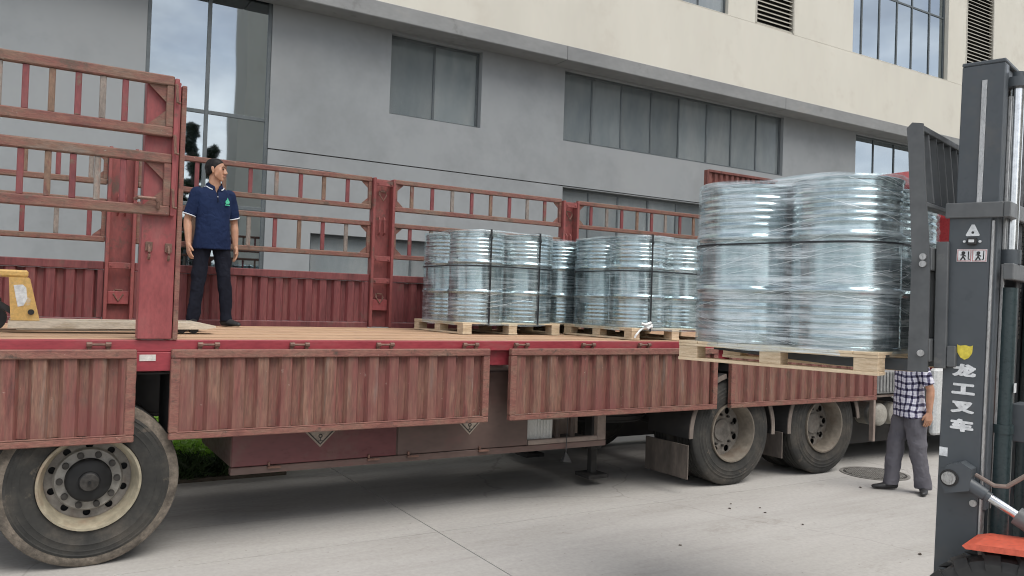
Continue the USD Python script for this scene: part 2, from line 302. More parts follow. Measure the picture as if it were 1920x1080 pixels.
# ground
def ground_mat(name, c0, c1, c2):
    M(name, {'g': ('geometry', {}), 'm': ('mapping', {'scale': (0.35, 1.0, 1.0)}),
             'n': ('noise_texture', {'scale': 0.9, 'detail': 8.0, 'roughness': 0.65}), 'r': ('rgb_ramp', {'ramp': [(0.32, c0), (0.5, c1), (0.68, c2)]}),
             'f': ('noise_texture', {'scale': 26.0, 'detail': 8.0, 'roughness': 0.75}), 'fr': ('map_range', {'from_min': 0.25, 'from_max': 0.75, 'to_min': 0.86, 'to_max': 1.14}),
             'x': ('mix', {'mix_type': 'multiply', 'fac': 1.0}),
             'v': ('noise_texture', {'scale': 1.7, 'detail': 9.0, 'roughness': 0.8, 'distortion': 0.6}), 'vr': ('rgb_ramp', {'ramp': [(0.56, (1, 1, 1)), (0.68, (0.80, 0.785, 0.765))]}),
             'x2': ('mix', {'mix_type': 'multiply', 'fac': 1.0}),
             'w': ('voronoi_texture', {'scale': 9.0, 'randomness': 1.0}), 'wr': ('rgb_ramp', {'ramp': [(0.035, (0.55, 0.53, 0.5)), (0.07, (1, 1, 1))]}),
             'x3': ('mix', {'mix_type': 'multiply', 'fac': 0.8}),
             'ms': ('mapping', {'scale': (0.10, 1.5, 1.0), 'rotation': (0, 0, 0.06)}), 'ns': ('noise_texture', {'scale': 1.6, 'detail': 7.0, 'roughness': 0.7}), 'sr': ('rgb_ramp', {'ramp': [(0.36, (0.91, 0.905, 0.90)), (0.50, (1, 1, 1)), (0.66, (1.02, 1.018, 1.015))]}), 'x4': ('mix', {'mix_type': 'multiply', 'fac': 1.0}),
             'cd': ('noise_texture', {'scale': 1.3, 'detail': 5.0}), 'cv': ('mix', {'mix_type': 'linear_light', 'fac': 0.22}), 'ce': ('voronoi_texture', {'feature': 'distance_to_edge', 'scale': 0.21}), 'cmul': ('math', {'math_type': 'multiply', 'value2': 100.0}), 'cr': ('rgb_ramp', {'ramp': [(0.06, (0.55, 0.54, 0.53)), (0.20, (1, 1, 1))]}), 'x5': ('mix', {'mix_type': 'multiply', 'fac': 0.42}),
             'b': ('bump', {'strength': 0.25, 'distance': 0.006}),
             'p': ('principled_bsdf', {'roughness': 0.85, 'specular_ior_level': 0.3})},
      [('g.position', 'm.vector'), ('m.vector', 'n.vector'), ('n.fac', 'r.fac'), ('g.position', 'f.vector'), ('f.fac', 'fr.value'), ('r.color', 'x.color1'), ('fr.result', 'x.color2'),
       ('m.vector', 'v.vector'), ('v.fac', 'vr.fac'), ('x.color', 'x2.color1'), ('vr.color', 'x2.color2'),
       ('g.position', 'w.vector'), ('w.distance', 'wr.fac'), ('x2.color', 'x3.color1'), ('wr.color', 'x3.color2'),
       ('g.position', 'ms.vector'), ('ms.vector', 'ns.vector'), ('ns.fac', 'sr.fac'), ('x3.color', 'x4.color1'), ('sr.color', 'x4.color2'), ('g.position', 'cd.vector'), ('g.position', 'cv.color1'), ('cd.color', 'cv.color2'), ('cv.color', 'ce.vector'), ('ce.distance', 'cmul.value1'), ('cmul.value', 'cr.fac'), ('x4.color', 'x5.color1'), ('cr.color', 'x5.color2'), ('x5.color', 'p.base_color'), ('f.fac', 'b.height'), ('b.normal', 'p.normal')])
ground_mat('concrete', (0.325, 0.310, 0.285), (0.375, 0.360, 0.335), (0.405, 0.39, 0.365))
paint('joint_dirt', [(0.3, (0.03, 0.028, 0.025)), (0.7, (0.07, 0.065, 0.06))], scale=4, rough=0.95)
paint('soil', [(0.3, (0.05, 0.04, 0.03)), (0.7, (0.10, 0.08, 0.06))], scale=4, rough=0.95, bump=0.5)
paint('iron_cover', [(0.3, (0.15, 0.14, 0.125)), (0.7, (0.24, 0.23, 0.21))], scale=12, rough=0.7, bump=0.3, metallic=0.2)
def leaf_mat(name, c0, c1):
    M(name, {'g': ('geometry', {}), 'n': ('noise_texture', {'scale': 5.0, 'detail': 3.0}), 'r': ('rgb_ramp', {'ramp': [(0.3, c0), (0.7, c1)]}),
             'i': ('hsv', {}), 'iv': ('map_range', {'from_min': 0, 'from_max': 1, 'to_min': 0.65, 'to_max': 1.35}),
             'p': ('principled_bsdf', {'roughness': 0.5}), 't': ('translucent_bsdf', {}), 'x': ('mix_closure', {'fac': 0.35})},
      [('g.position', 'n.vector'), ('n.fac', 'r.fac'), ('g.random_per_island', 'iv.value'), ('iv.result', 'i.value'), ('r.color', 'i.color'), ('i.color', 'p.base_color'), ('i.color', 't.color'), ('p.BSDF', 'x.closure1'), ('t.BSDF', 'x.closure2')], surface='x.closure')
leaf_mat('leaf_bright', (0.20, 0.42, 0.035), (0.34, 0.60, 0.085))
leaf_mat('leaf_dark', (0.014, 0.035, 0.012), (0.035, 0.07, 0.022))
leaf_mat('grass_blade', (0.02, 0.045, 0.012), (0.07, 0.11, 0.035))
paint('bark', [(0.3, (0.05, 0.035, 0.025)), (0.7, (0.1, 0.075, 0.055))], scale=6, rough=0.9)
# load
M('galvanised', {'g': ('geometry', {}), 'm': ('mapping', {'scale': (7, 7, 1.2)}), 'n': ('noise_texture', {'scale': 3.0, 'detail': 5.0}),
                 'r': ('rgb_ramp', {'ramp': [(0.3, (0.42, 0.475, 0.49)), (0.7, (0.56, 0.615, 0.63))]}), 'rr': ('map_range', {'from_min': 0.3, 'from_max': 0.7, 'to_min': 0.12, 'to_max': 0.24}),
                 'p': ('principled_bsdf', {'metallic': 1.0})},
  [('g.position', 'm.vector'), ('m.vector', 'n.vector'), ('n.fac', 'r.fac'), ('r.color', 'p.base_color'), ('n.fac', 'rr.value'), ('rr.result', 'p.roughness')])
def film(name, amount, white, turn, base=0.10, mid=0.24):
    M(name, {'g': ('geometry', {}), 'm': ('mapping', {'scale': (1.1, 1.1, 36.0), 'rotation': turn}),
             'n': ('noise_texture', {'scale': 1.5, 'detail': 6.0, 'roughness': 0.7, 'distortion': 0.8}),
             'r': ('rgb_ramp', {'ramp': [(0.42, (base,) * 3), (0.505, (mid,) * 3), (0.55, (0.85, 0.85, 0.85)), (0.60, (1, 1, 1))]}),
             'm2': ('mapping', {'scale': (2.2, 2.2, 3.0)}), 'n2': ('noise_texture', {'scale': 1.6, 'detail': 4.0, 'distortion': 1.5}),
             'r2': ('rgb_ramp', {'ramp': [(0.38, (0.40, 0.40, 0.40)), (0.60, (1, 1, 1))]}),
             'mu': ('math', {'math_type': 'multiply'}),
             'b': ('bump', {'strength': 0.35, 'distance': 0.01}),
             'gl': ('glossy_bsdf', {'color': (0.9, 0.94, 0.95), 'roughness': 0.14}), 'd': ('diffuse_bsdf', {'color': white}),
             'gd': ('mix_closure', {'fac': 0.42}), 't': ('transparent_bsdf', {'color': (0.93, 0.965, 0.97)}), 't2': ('transparent_bsdf', {'color': (0.93, 0.965, 0.97)}),
             'k': ('mix_closure', {}), 'x': ('mix_closure', {'fac': amount})},
      [('g.position', 'm.vector'), ('m.vector', 'n.vector'), ('n.fac', 'r.fac'), ('g.position', 'm2.vector'), ('m2.vector', 'n2.vector'), ('n2.fac', 'r2.fac'),
       ('r.color', 'mu.value1'), ('r2.color', 'mu.value2'), ('n.fac', 'b.height'), ('b.normal', 'gl.normal'),
       ('gl.BSDF', 'gd.closure1'), ('d.BSDF', 'gd.closure2'), ('t2.BSDF', 'k.closure1'), ('gd.closure', 'k.closure2'), ('mu.value', 'k.fac'),
       ('t.BSDF', 'x.closure1'), ('k.closure', 'x.closure2')], surface='x.closure')
film('film', 0.36, (0.70, 0.77, 0.78), (0.05, 0.04, 0.3))
film('film_inner', 0.28, (0.68, 0.75, 0.76), (-0.10, 0.06, 0.7))
film('film_heavy', 0.50, (0.74, 0.79, 0.80), (0.10, -0.05, 0.2), 0.18, 0.26)
film('film_heavy_inner', 0.42, (0.72, 0.77, 0.78), (-0.24, 0.14, 0.9), 0.08, 0.2)
M('film_fold', {'d': ('diffuse_bsdf', {'color': (0.80, 0.84, 0.85)}), 'g': ('glossy_bsdf', {'color': (0.95, 0.97, 0.98), 'roughness': 0.15}), 't': ('transparent_bsdf', {}), 'x': ('mix_closure', {'fac': 0.5}), 'y': ('mix_closure', {'fac': 0.40})},
  [('d.BSDF', 'x.closure1'), ('g.BSDF', 'x.closure2'), ('t.BSDF', 'y.closure1'), ('x.closure', 'y.closure2')], surface='y.closure')
paint('strap_black', [(0.3, (0.008, 0.010, 0.012)), (0.7, (0.02, 0.022, 0.025))], scale=10, rough=0.4)
paint('film_tail', [(0.3, (0.55, 0.58, 0.56)), (0.7, (0.72, 0.74, 0.72))], scale=10, rough=0.35)
paint('pine', [(0.3, (0.50, 0.375, 0.24)), (0.5, (0.62, 0.49, 0.33)), (0.7, (0.68, 0.56, 0.40))], scale=2.2, stretch=(3, 3, 14), rough=0.75, bump=0.15, fine=16, fine_amt=0.12)
paint('pine_end', [(0.3, (0.38, 0.275, 0.17)), (0.5, (0.54, 0.42, 0.28)), (0.7, (0.64, 0.52, 0.37))], scale=2.2, stretch=(5, 5, 40), rough=0.8, bump=0.2, fine=16, fine_amt=0.2)
# forklift
paint('mast_grey', [(0.3, (0.054, 0.063, 0.070)), (0.7, (0.072, 0.082, 0.089))], scale=1.2, rough=0.42, bump=0.02, fine=14, fine_amt=0.1, grime=((0.095, 0.094, 0.088), 0.56, 0.78, 3.0), chips=((0.16, 0.155, 0.145), 0.70, 30.0))
paint('carriage_grey', [(0.3, (0.075, 0.080, 0.083)), (0.6, (0.105, 0.11, 0.11)), (0.75, (0.15, 0.15, 0.145))], scale=2.0, rough=0.48, bump=0.05, fine=14, fine_amt=0.2, grime=((0.16, 0.155, 0.145), 0.6, 0.72, 4.0))
paint('bare_steel', [(0.3, (0.34, 0.34, 0.33)), (0.7, (0.5, 0.5, 0.49))], scale=6, stretch=(4, 4, 1), rough=0.38, bump=0.03, metallic=0.8)
paint('chrome', [(0.3, (0.66, 0.67, 0.68)), (0.7, (0.74, 0.75, 0.76))], scale=3, rough=0.16, rough_var=0.04, bump=0.0, metallic=1.0)
paint('cylinder_green', [(0.3, (0.020, 0.034, 0.036)), (0.7, (0.030, 0.046, 0.048))], scale=3, rough=0.35, bump=0.0, fine_amt=0.08)
paint('black_part', [(0.3, (0.010, 0.010, 0.011)), (0.7, (0.02, 0.02, 0.02))], scale=5, rough=0.55)
paint('fender_orange', [(0.3, (0.52, 0.085, 0.045)), (0.7, (0.60, 0.115, 0.065))], scale=2, rough=0.45, bump=0.02, grime=((0.42, 0.12, 0.08), 0.6, 0.8, 5.0))
paint('white_mark', [(0.3, (0.60, 0.62, 0.62)), (0.7, (0.68, 0.70, 0.70))], scale=20, rough=0.5, bump=0.0)
paint('yellow_mark', [(0.3, (0.62, 0.50, 0.05)), (0.7, (0.70, 0.58, 0.08))], scale=20, rough=0.45, bump=0.0)
paint('red_mark', [(0.3, (0.42, 0.20, 0.20)), (0.7, (0.5, 0.26, 0.25))], scale=20, rough=0.5, bump=0.0)
paint('black_mark', [(0.3, (0.015, 0.015, 0.015)), (0.7, (0.03, 0.03, 0.03))], scale=20, rough=0.5, bump=0.0)
paint('sticker_pale', [(0.3, (0.42, 0.39, 0.36)), (0.7, (0.55, 0.52, 0.48))], scale=8, rough=0.6, bump=0.0)
paint('placard', [(0.3, (0.22, 0.175, 0.14)), (0.7, (0.33, 0.28, 0.23))], scale=9, rough=0.6, bump=0.0)
paint('lug_tyre', [(0.3, (0.016, 0.016, 0.016)), (0.7, (0.04, 0.04, 0.038))], scale=6, rough=0.7, bump=0.15)
paint('jack_yellow', [(0.3, (0.56, 0.34, 0.10)), (0.6, (0.62, 0.40, 0.13)), (0.75, (0.60, 0.47, 0.27))], scale=4, rough=0.5, bump=0.08, grime=((0.52, 0.48, 0.42), 0.56, 0.66, 6.0))
paint('jack_worn', [(0.3, (0.42, 0.36, 0.27)), (0.6, (0.56, 0.50, 0.40)), (0.75, (0.33, 0.26, 0.17))], scale=4, stretch=(0.6, 3, 3), rough=0.55, bump=0.1)
paint('cab_red', [(0.3, (0.20, 0.010, 0.013)), (0.7, (0.25, 0.015, 0.019))], scale=2, rough=0.4, bump=0.0)
paint('wing_red', [(0.3, (0.085, 0.028, 0.022)), (0.5, (0.145, 0.048, 0.037)), (0.72, (0.20, 0.085, 0.066))], scale=6, stretch=(2, 2, 1), rough=0.6, bump=0.2, fine=30, fine_amt=0.35)
paint('tractor_grey', [(0.3, (0.17, 0.17, 0.165)), (0.7, (0.26, 0.26, 0.25))], scale=5, rough=0.6, bump=0.08, fine=20, fine_amt=0.15)
paint('tank_beige', [(0.3, (0.22, 0.205, 0.175)), (0.7, (0.31, 0.295, 0.255))], scale=4, rough=0.5, bump=0.05)
paint('cab_white', [(0.3, (0.42, 0.43, 0.42)), (0.7, (0.52, 0.53, 0.52))], scale=3, rough=0.45)
paint('box_white', [(0.3, (0.55, 0.55, 0.52)), (0.7, (0.66, 0.66, 0.63))], scale=5, stretch=(8, 8, 1), rough=0.5)
paint('cable_black', [(0.3, (0.02, 0.02, 0.02)), (0.7, (0.05, 0.05, 0.05))], scale=5, rough=0.6)
# people
def skin(name, c):
    M(name, {'g': ('geometry', {}), 'n': ('noise_texture', {'scale': 22.0, 'detail': 4.0}), 'fr': ('map_range', {'from_min': 0.3, 'from_max': 0.7, 'to_min': 0.86, 'to_max': 1.12}),
             'x': ('mix', {'mix_type': 'multiply', 'fac': 1.0, 'color1': c}), 'p': ('principled_bsdf', {'roughness': 0.5, 'subsurface_weight': 0.12, 'subsurface_radius': (0.02, 0.008, 0.005), 'subsurface_scale': 0.5})},
      [('g.position', 'n.vector'), ('n.fac', 'fr.value'), ('fr.result', 'x.color2'), ('x.color', 'p.base_color')])
skin('skin', (0.40, 0.215, 0.135))
paint('hair', [(0.3, (0.005, 0.0045, 0.0045)), (0.7, (0.013, 0.012, 0.012))], scale=60, stretch=(1, 1, 0.2), rough=0.6, bump=0.5, spec=0.2)
def cloth(name, ramp, sc=5.0):
    M(name, {'g': ('texture_coordinate', {}), 'n': ('noise_texture', {'scale': sc, 'detail': 5.0}), 'r': ('rgb_ramp', {'ramp': ramp}),
             'w': ('noise_texture', {'scale': 14.0, 'detail': 3.0, 'distortion': 1.0}), 'b': ('bump', {'strength': 0.5, 'distance': 0.02}),
             'p': ('principled_bsdf', {'roughness': 0.85, 'specular_ior_level': 0.2})},
      [('g.object', 'n.vector'), ('n.fac', 'r.fac'), ('g.object', 'w.vector'), ('w.fac', 'b.height'), ('b.normal', 'p.normal'), ('r.color', 'p.base_color')])
cloth('polo_navy', [(0.3, (0.006, 0.013, 0.042)), (0.7, (0.010, 0.021, 0.062))])
cloth('trouser_black', [(0.3, (0.005, 0.006, 0.012)), (0.7, (0.009, 0.011, 0.019))])
cloth('trouser_grey', [(0.3, (0.095, 0.092, 0.105)), (0.7, (0.135, 0.13, 0.145))])
cloth('cloth_white', [(0.3, (0.55, 0.56, 0.60)), (0.7, (0.65, 0.66, 0.7))])
paint('shoe_black', [(0.3, (0.010, 0.010, 0.011)), (0.7, (0.022, 0.021, 0.021))], scale=12, rough=0.5)
paint('eye_dark', [(0.3, (0.012, 0.009, 0.008)), (0.7, (0.02, 0.016, 0.014))], scale=20, rough=0.3)
paint('lip', [(0.3, (0.27, 0.11, 0.085)), (0.7, (0.30, 0.13, 0.10))], scale=20, rough=0.5)
paint('emblem_green', [(0.3, (0.05, 0.42, 0.24)), (0.7, (0.08, 0.5, 0.3))], scale=20, rough=0.6)
def stripes(ax, k, ph):
    return {f'{ax}m': ('math', {'math_type': 'multiply_add', 'value2': k, 'value3': ph}), f'{ax}f': ('math', {'math_type': 'fraction'}), f'{ax}r': ('rgb_ramp', {'ramp': [(0.0, (0, 0, 0)), (0.12, (0.55, 0.55, 0.55)), (0.13, (0, 0, 0)), (0.42, (0, 0, 0)), (0.46, (1, 1, 1)), (0.80, (1, 1, 1)), (0.84, (0, 0, 0)), (1, (0, 0, 0))]})}
nd = {'t': ('texture_coordinate', {}), 'dn': ('noise_texture', {'scale': 7.0, 'detail': 3.0}), 'dv': ('mix', {'mix_type': 'linear_light', 'fac': 0.035}), 's': ('separate_xyz', {}), 'u': ('math', {'math_type': 'multiply_add', 'value2': 0.75}),
      'ad': ('math', {'math_type': 'add'}), 'h': ('math', {'math_type': 'multiply', 'value2': 0.5}),
      'r': ('rgb_ramp', {'ramp': [(0.0, (0.62, 0.62, 0.68)), (0.30, (0.50, 0.49, 0.58)), (0.5, (0.12, 0.115, 0.18)), (1.0, (0.012, 0.010, 0.028))]}),
      'w': ('noise_texture', {'scale': 12.0, 'detail': 3.0, 'distortion': 1.0}), 'b': ('bump', {'strength': 0.5, 'distance': 0.02}),
      'p': ('principled_bsdf', {'roughness': 0.85, 'specular_ior_level': 0.2})}
nd.update(stripes('x', 15.0, 40.2)); nd.update(stripes('z', 14.0, 40.0))
M('plaid', nd, [('t.object', 'dn.vector'), ('t.object', 'dv.color1'), ('dn.color', 'dv.color2'), ('dv.color', 's.vector'), ('s.y', 'u.value1'), ('s.x', 'u.value3'), ('u.value', 'xm.value1'), ('xm.value', 'xf.value1'), ('xf.value', 'xr.fac'),
                ('s.z', 'zm.value1'), ('zm.value', 'zf.value1'), ('zf.value', 'zr.fac'), ('xr.color', 'ad.value1'), ('zr.color', 'ad.value2'), ('ad.value', 'h.value1'), ('h.value', 'r.fac'),
                ('t.object', 'w.vector'), ('w.fac', 'b.height'), ('b.normal', 'p.normal'), ('r.color', 'p.base_color')])

# ------------------------------------------------------------------ the setting: ground
single('ground', pbox(-300, 300, -300, 300, -0.3, -0.012), 'joint_dirt', None, None, kind='structure')
yard = thing('concrete_yard', kind='structure')
xs = [2.80 + 6.0 * i for i in range(-4, 8)]; ys = [5.60 + 4.5 * i for i in range(-6, 2)]
for i in range(len(xs) - 1):
    for j in range(len(ys) - 1):
        x0, x1, y0, y1 = xs[i] + 0.004, xs[i + 1] - 0.004, ys[j] + 0.004, ys[j + 1] - 0.004
        h = rng.uniform(-0.0006, 0.0006)
        obj('concrete_slab', cbox(x0, x1, y0, y1, -0.14, h, 0.0012), 'concrete', yard)
obj('concrete_slab', cbox(xs[0], 0.1, ys[-1] + 0.005, 13.5, -0.14, 0, 0.006), 'concrete', yard)
obj('concrete_slab', cbox(2.3, xs[-1], ys[-1] + 0.005, 13.5, -0.14, 0, 0.006), 'concrete', yard)
single('planting_bed', cbox(0.105, 2.295, ys[-1] - 2.1, 13.49, -0.1, 0.035, 0.01), 'soil', None, None, kind='structure')

# ------------------------------------------------------------------ factory building
B = thing('factory_building', 'grey rendered factory with cream upper storey, projecting cornice and dark framed windows', 'building')
WY = 13.5; CY = 13.0
def rect(x0, x1, z0, z1): return sbox(x0, z0, x1, z1)
lower_holes = [rect(1.446, 3.351, 0.4, 4.3), rect(9.33, 16.0, 2.3, 4.2), rect(4.12, 8.1, 0.9, 2.87)]
upper_holes = [rect(1.446, 3.351, 4.0, 7.2), rect(5.48, 7.36, 5.13, 6.60), rect(9.30, 15.93, 5.15, 6.61), rect(18.77, 26.2, 5.17, 6.60)]
obj('wall', panel_xz(rect(-9, 46, 0, 4.213).difference(union_all(lower_holes)), WY, 0.25), 'grey_render', B)
obj('wall', panel_xz(rect(-9, 46, 4.233, 7.4).difference(union_all(upper_holes)), WY, 0.25), 'grey_render', B)
obj('wall_joint', MB().box(-9, 1.44, WY + 0.02, WY + 0.2, 4.205, 4.24).box(3.36, 9.3, WY + 0.02, WY + 0.2, 4.205, 4.24).box(16.01, 46, WY + 0.02, WY + 0.2, 4.205, 4.24), 'joint_dirt', B)
for a, b in ((-9, 3.0), (3.0, 9.0), (9.0, 15.4), (15.4, 22.0), (22.0, 29), (29, 46)):
    obj('cornice', cbox(a + 0.003, b - 0.003, CY, WY - 0.003, 6.64, 6.925, 0.012), 'cornice_grey', B)
cream_holes = [rect(10.9, 13.42, 8.51, 11.0), rect(14.31, 15.66, 8.51, 12.0), rect(17.89, 22.15, 8.51, 12.2), rect(23.05, 24.52, 8.51, 12.0)]
obj('upper_wall', panel_xz(rect(-9, 46, 6.928, 8.485), CY + 0.02, 0.3), 'cream_render', B)
obj('upper_wall', panel_xz(rect(-9, 46, 8.497, 14).difference(union_all(cream_holes)), CY + 0.03, 0.3), 'cream_render', B)
obj('roof', cbox(-9.2, 46.2, CY - 0.1, 30, 14.0, 14.25), 'cornice_grey', B)
obj('side_wall', cbox(-9.0, -8.7, WY + 0.26, 30, 0, 13.99), 'grey_render', B)
obj('side_wall', cbox(45.7, 46.0, WY + 0.26, 30, 0, 13.99), 'grey_render', B)

def window(x0, x1, z0, z1, y, mull, trans=(), glass='glass_grey', room='room_blind', depth=0.10, back=0.09, fw=0.05, label=None, mw=0.04):
    mb = MB()
    y0, y1 = y + depth - 0.03, y + depth + 0.03
    e = 0.001
    mb.box(x0 + e, x0 + fw, y0, y1, z0 + e, z1 - e).box(x1 - fw, x1 - e, y0, y1, z0 + e, z1 - e)
    mb.box(x0 + fw, x1 - fw, y0 + 0.001, y1, z0 + e, z0 + fw).box(x0 + fw, x1 - fw, y0 + 0.001, y1, z1 - fw, z1 - e)
    f = obj('window', mb, 'window_frame', B, label=label)
    xb = [x0 + fw] + list(mull) + [x1 - fw]; zb = [z0 + fw] + list(trans) + [z1 - fw]
    for mx in mull: obj('mullion', cbox(mx - mw / 2, mx + mw / 2, y0 + 0.003, y1, z0 + fw, z1 - fw), 'window_frame', f)
    for tz in trans:
        for a, b in zip(xb[:-1], xb[1:]):
            obj('transom', cbox(a + (mw / 2 if a in mull else 0), b - (mw / 2 if b in mull else 0), y0 + 0.006, y1, tz - mw / 2, tz + mw / 2), 'window_frame', f)
    for a, b in zip(xb[:-1], xb[1:]):
        for c, d in zip(zb[:-1], zb[1:]):
            p = pbox(-(b - a) / 2, (b - a) / 2, -0.003, 0.003, -(d - c) / 2, (d - c) / 2)
            p.apply_transform(rotm([0, 0, 1], rng.normal(0, 0.008 if glass == 'glass_grey' else 0.004))); p.apply_transform(rotm([1, 0, 0], rng.normal(0, 0.003)))
            p.apply_translation([(a + b) / 2, y + depth, (c + d) / 2])
            obj('pane', p, glass, f)
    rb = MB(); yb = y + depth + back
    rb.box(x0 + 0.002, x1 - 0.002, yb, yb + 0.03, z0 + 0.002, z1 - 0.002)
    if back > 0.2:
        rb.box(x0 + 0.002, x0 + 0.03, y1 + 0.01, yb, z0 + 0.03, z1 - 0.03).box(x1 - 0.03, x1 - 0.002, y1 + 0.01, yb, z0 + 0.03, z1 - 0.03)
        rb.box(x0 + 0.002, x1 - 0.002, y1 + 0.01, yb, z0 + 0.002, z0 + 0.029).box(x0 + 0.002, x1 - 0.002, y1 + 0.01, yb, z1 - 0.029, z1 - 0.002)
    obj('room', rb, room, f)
    return f
window(1.446, 3.351, 0.4, 7.2, WY, [2.365], [2.53, 3.20, 4.69], 'glass_coated', 'room_dark', depth=0.05, back=0.6, fw=0.06, mw=0.06, label='tall coated glass strip reflecting the sky')
window(5.48, 7.36, 5.13, 6.60, WY, [6.41], (), 'glass_grey', 'room_blind', depth=0.16, back=0.10, label='two pane grey window under the cornice')
window(9.30, 15.93, 5.15, 6.61, WY, [10.08, 10.873, 11.719, 12.546, 13.413, 14.215, 15.074], (), 'glass_grey', 'room_blind', depth=0.12, back=0.10, label='long strip window of eight panes under the cornice')
window(18.77, 26.2, 5.17, 6.60, WY, [19.65, 20.58, 21.5, 22.4, 23.35, 24.3, 25.25], (), 'glass_bright', 'room_blind', depth=0.10, back=0.3, label='strip window reflecting the bright sky')
window(9.33, 16.0, 2.3, 4.2, WY, [10.08, 10.87, 11.72, 12.56, 13.4, 14.2, 15.07], (), 'glass_grey', 'room_dark', depth=0.14, back=0.5, label='dark lower strip window behind the stake fence')
window(4.12, 8.1, 0.9, 2.87, WY, [6.05], (), 'glass_grey', 'room_dark', depth=0.14, back=0.5, label='dark low window behind the side boards')
window(10.9, 13.42, 8.51, 11.0, CY + 0.03, [11.75, 12.58], (), 'glass_grey', 'room_dark', depth=0.12, back=0.4)
window(17.89, 22.15, 8.51, 12.2, CY + 0.03, [18.41, 19.15, 19.92, 20.6, 21.42], [10.3, 11.5], 'glass_bright', 'room_dark', depth=0.14, back=0.5, fw=0.055, mw=0.05, label='tall upper window of many panes reflecting clouds')
def louvre(x0, x1, z0, z1):
    y = CY + 0.03
    mb = MB().box(x0 + .001, x0 + 0.05, y - 0.012, y + 0.12, z0 + .001, z1 - .001).box(x1 - 0.05, x1 - .001, y - 0.012, y + 0.12, z0 + .001, z1 - .001)
    f = obj('louvre', mb, 'louvre_metal', B)
    z = z0 + 0.05
    while z < z1 - 0.05:
        s = cbox(x0 + 0.052, x1 - 0.052, -0.055, 0.055, -0.006, 0.006)
        s.apply_transform(rotm([1, 0, 0], math.radians(42))); s.apply_translation([0, y + 0.055, z]); obj('slat', s, 'louvre_metal', f); z += 0.105
    obj('backing', cbox(x0 + 0.01, x1 - 0.01, y + 0.13, y + 0.16, z0 + 0.01, z1 - 0.01), 'black_part', f)
louvre(14.31, 15.66, 8.51, 12.0); louvre(23.05, 24.52, 8.51, 12.0)

# ------------------------------------------------------------------ across the yard, seen mirrored in the glass
O = thing('yard_building', 'long grey building across the yard mirrored in the windows', 'building', (0, 0, 0))
obj('wall', panel_xz(rect(11.001, 58, 0, 22.0).difference(union_all([rect(13 + 3.6 * i, 15.2 + 3.6 * i, 1.2 + 3.6 * k, 3.0 + 3.6 * k) for i in range(12) for k in range(6)])), -22.3, 0.3), 'cream_render', O)
obj('roof', cbox(10.7, 58, -25, -22, 22.0, 22.3), 'cornice_grey', O)
obj('side_wall', cbox(10.7, 11.0, -25, -22.0, 0, 21.99), 'cream_render', O)
obj('window_strip', cbox(11.5, 57.5, -22.5, -22.4, 0.5, 21.6), 'room_dark', O)

def leaf_cloud(centres, n, size, seed, flat=0.5):
    r = np.random.default_rng(seed); V = []; F = []
    cs = np.array([c[:3] for c in centres]); rs = np.array([c[3] for c in centres])
    pick = r.choice(len(cs), n, p=rs ** 2 / (rs ** 2).sum())
    d = r.normal(size=(n, 3)); d /= np.linalg.norm(d, axis=1)[:, None]
    p = cs[pick] + d * (rs[pick] * r.uniform(0.45, 1.05, n) ** 0.7)[:, None]
    for k in range(n):
        u = r.normal(size=3); u /= np.linalg.norm(u); w = np.cross(u, r.normal(size=3)); w /= np.linalg.norm(w)
        s = size * r.uniform(0.6, 1.35); b = len(V); nn = np.cross(u, w)
        V += [p[k] - u * s, p[k] + w * s * flat + nn * s * 0.12, p[k] + u * s, p[k] - w * s * flat + nn * s * 0.12]
        F += [(b, b + 1, b + 2), (b, b + 2, b + 3)]
    return trimesh.Trimesh(np.array(V), np.array(F), process=False)
def tree(x, y, h, w, seed, label):
    t = thing('garden_tree', label, 'tree', (x, y, 0), group=None)
    r = np.random.default_rng(seed)
    obj('trunk', tube([(0, 0, 0), (0.1, 0, h * 0.3), (0.02, 0.05, h * 0.6), (0, 0, h * 0.85)], 0.16, 8), 'bark', t)
    cs = []
    for k in range(26):
        f = r.uniform(0.25, 1.0); rad = w * (1.08 - f) * 0.75; a = r.uniform(0, 6.28); q = rad * r.uniform(0.2, 1)
        cs.append((q * math.cos(a), q * math.sin(a), h * f, w * r.uniform(0.16, 0.30) * (1.25 - 0.7 * f)))
    obj('crown', leaf_cloud(cs, 5200, 0.16, seed), 'leaf_dark', t)
tree(7.85, -22.0, 11.6, 2.2, 3, 'tall narrow tree across the yard mirrored in the tall glass strip')
tree(9.5, -22.4, 10.3, 2.0, 4, 'lower bushy tree across the yard mirrored in the tall glass strip')
tree(6.2, -24, 8.6, 2.6, 5, 'short spreading tree across the yard mirrored low in the glass')

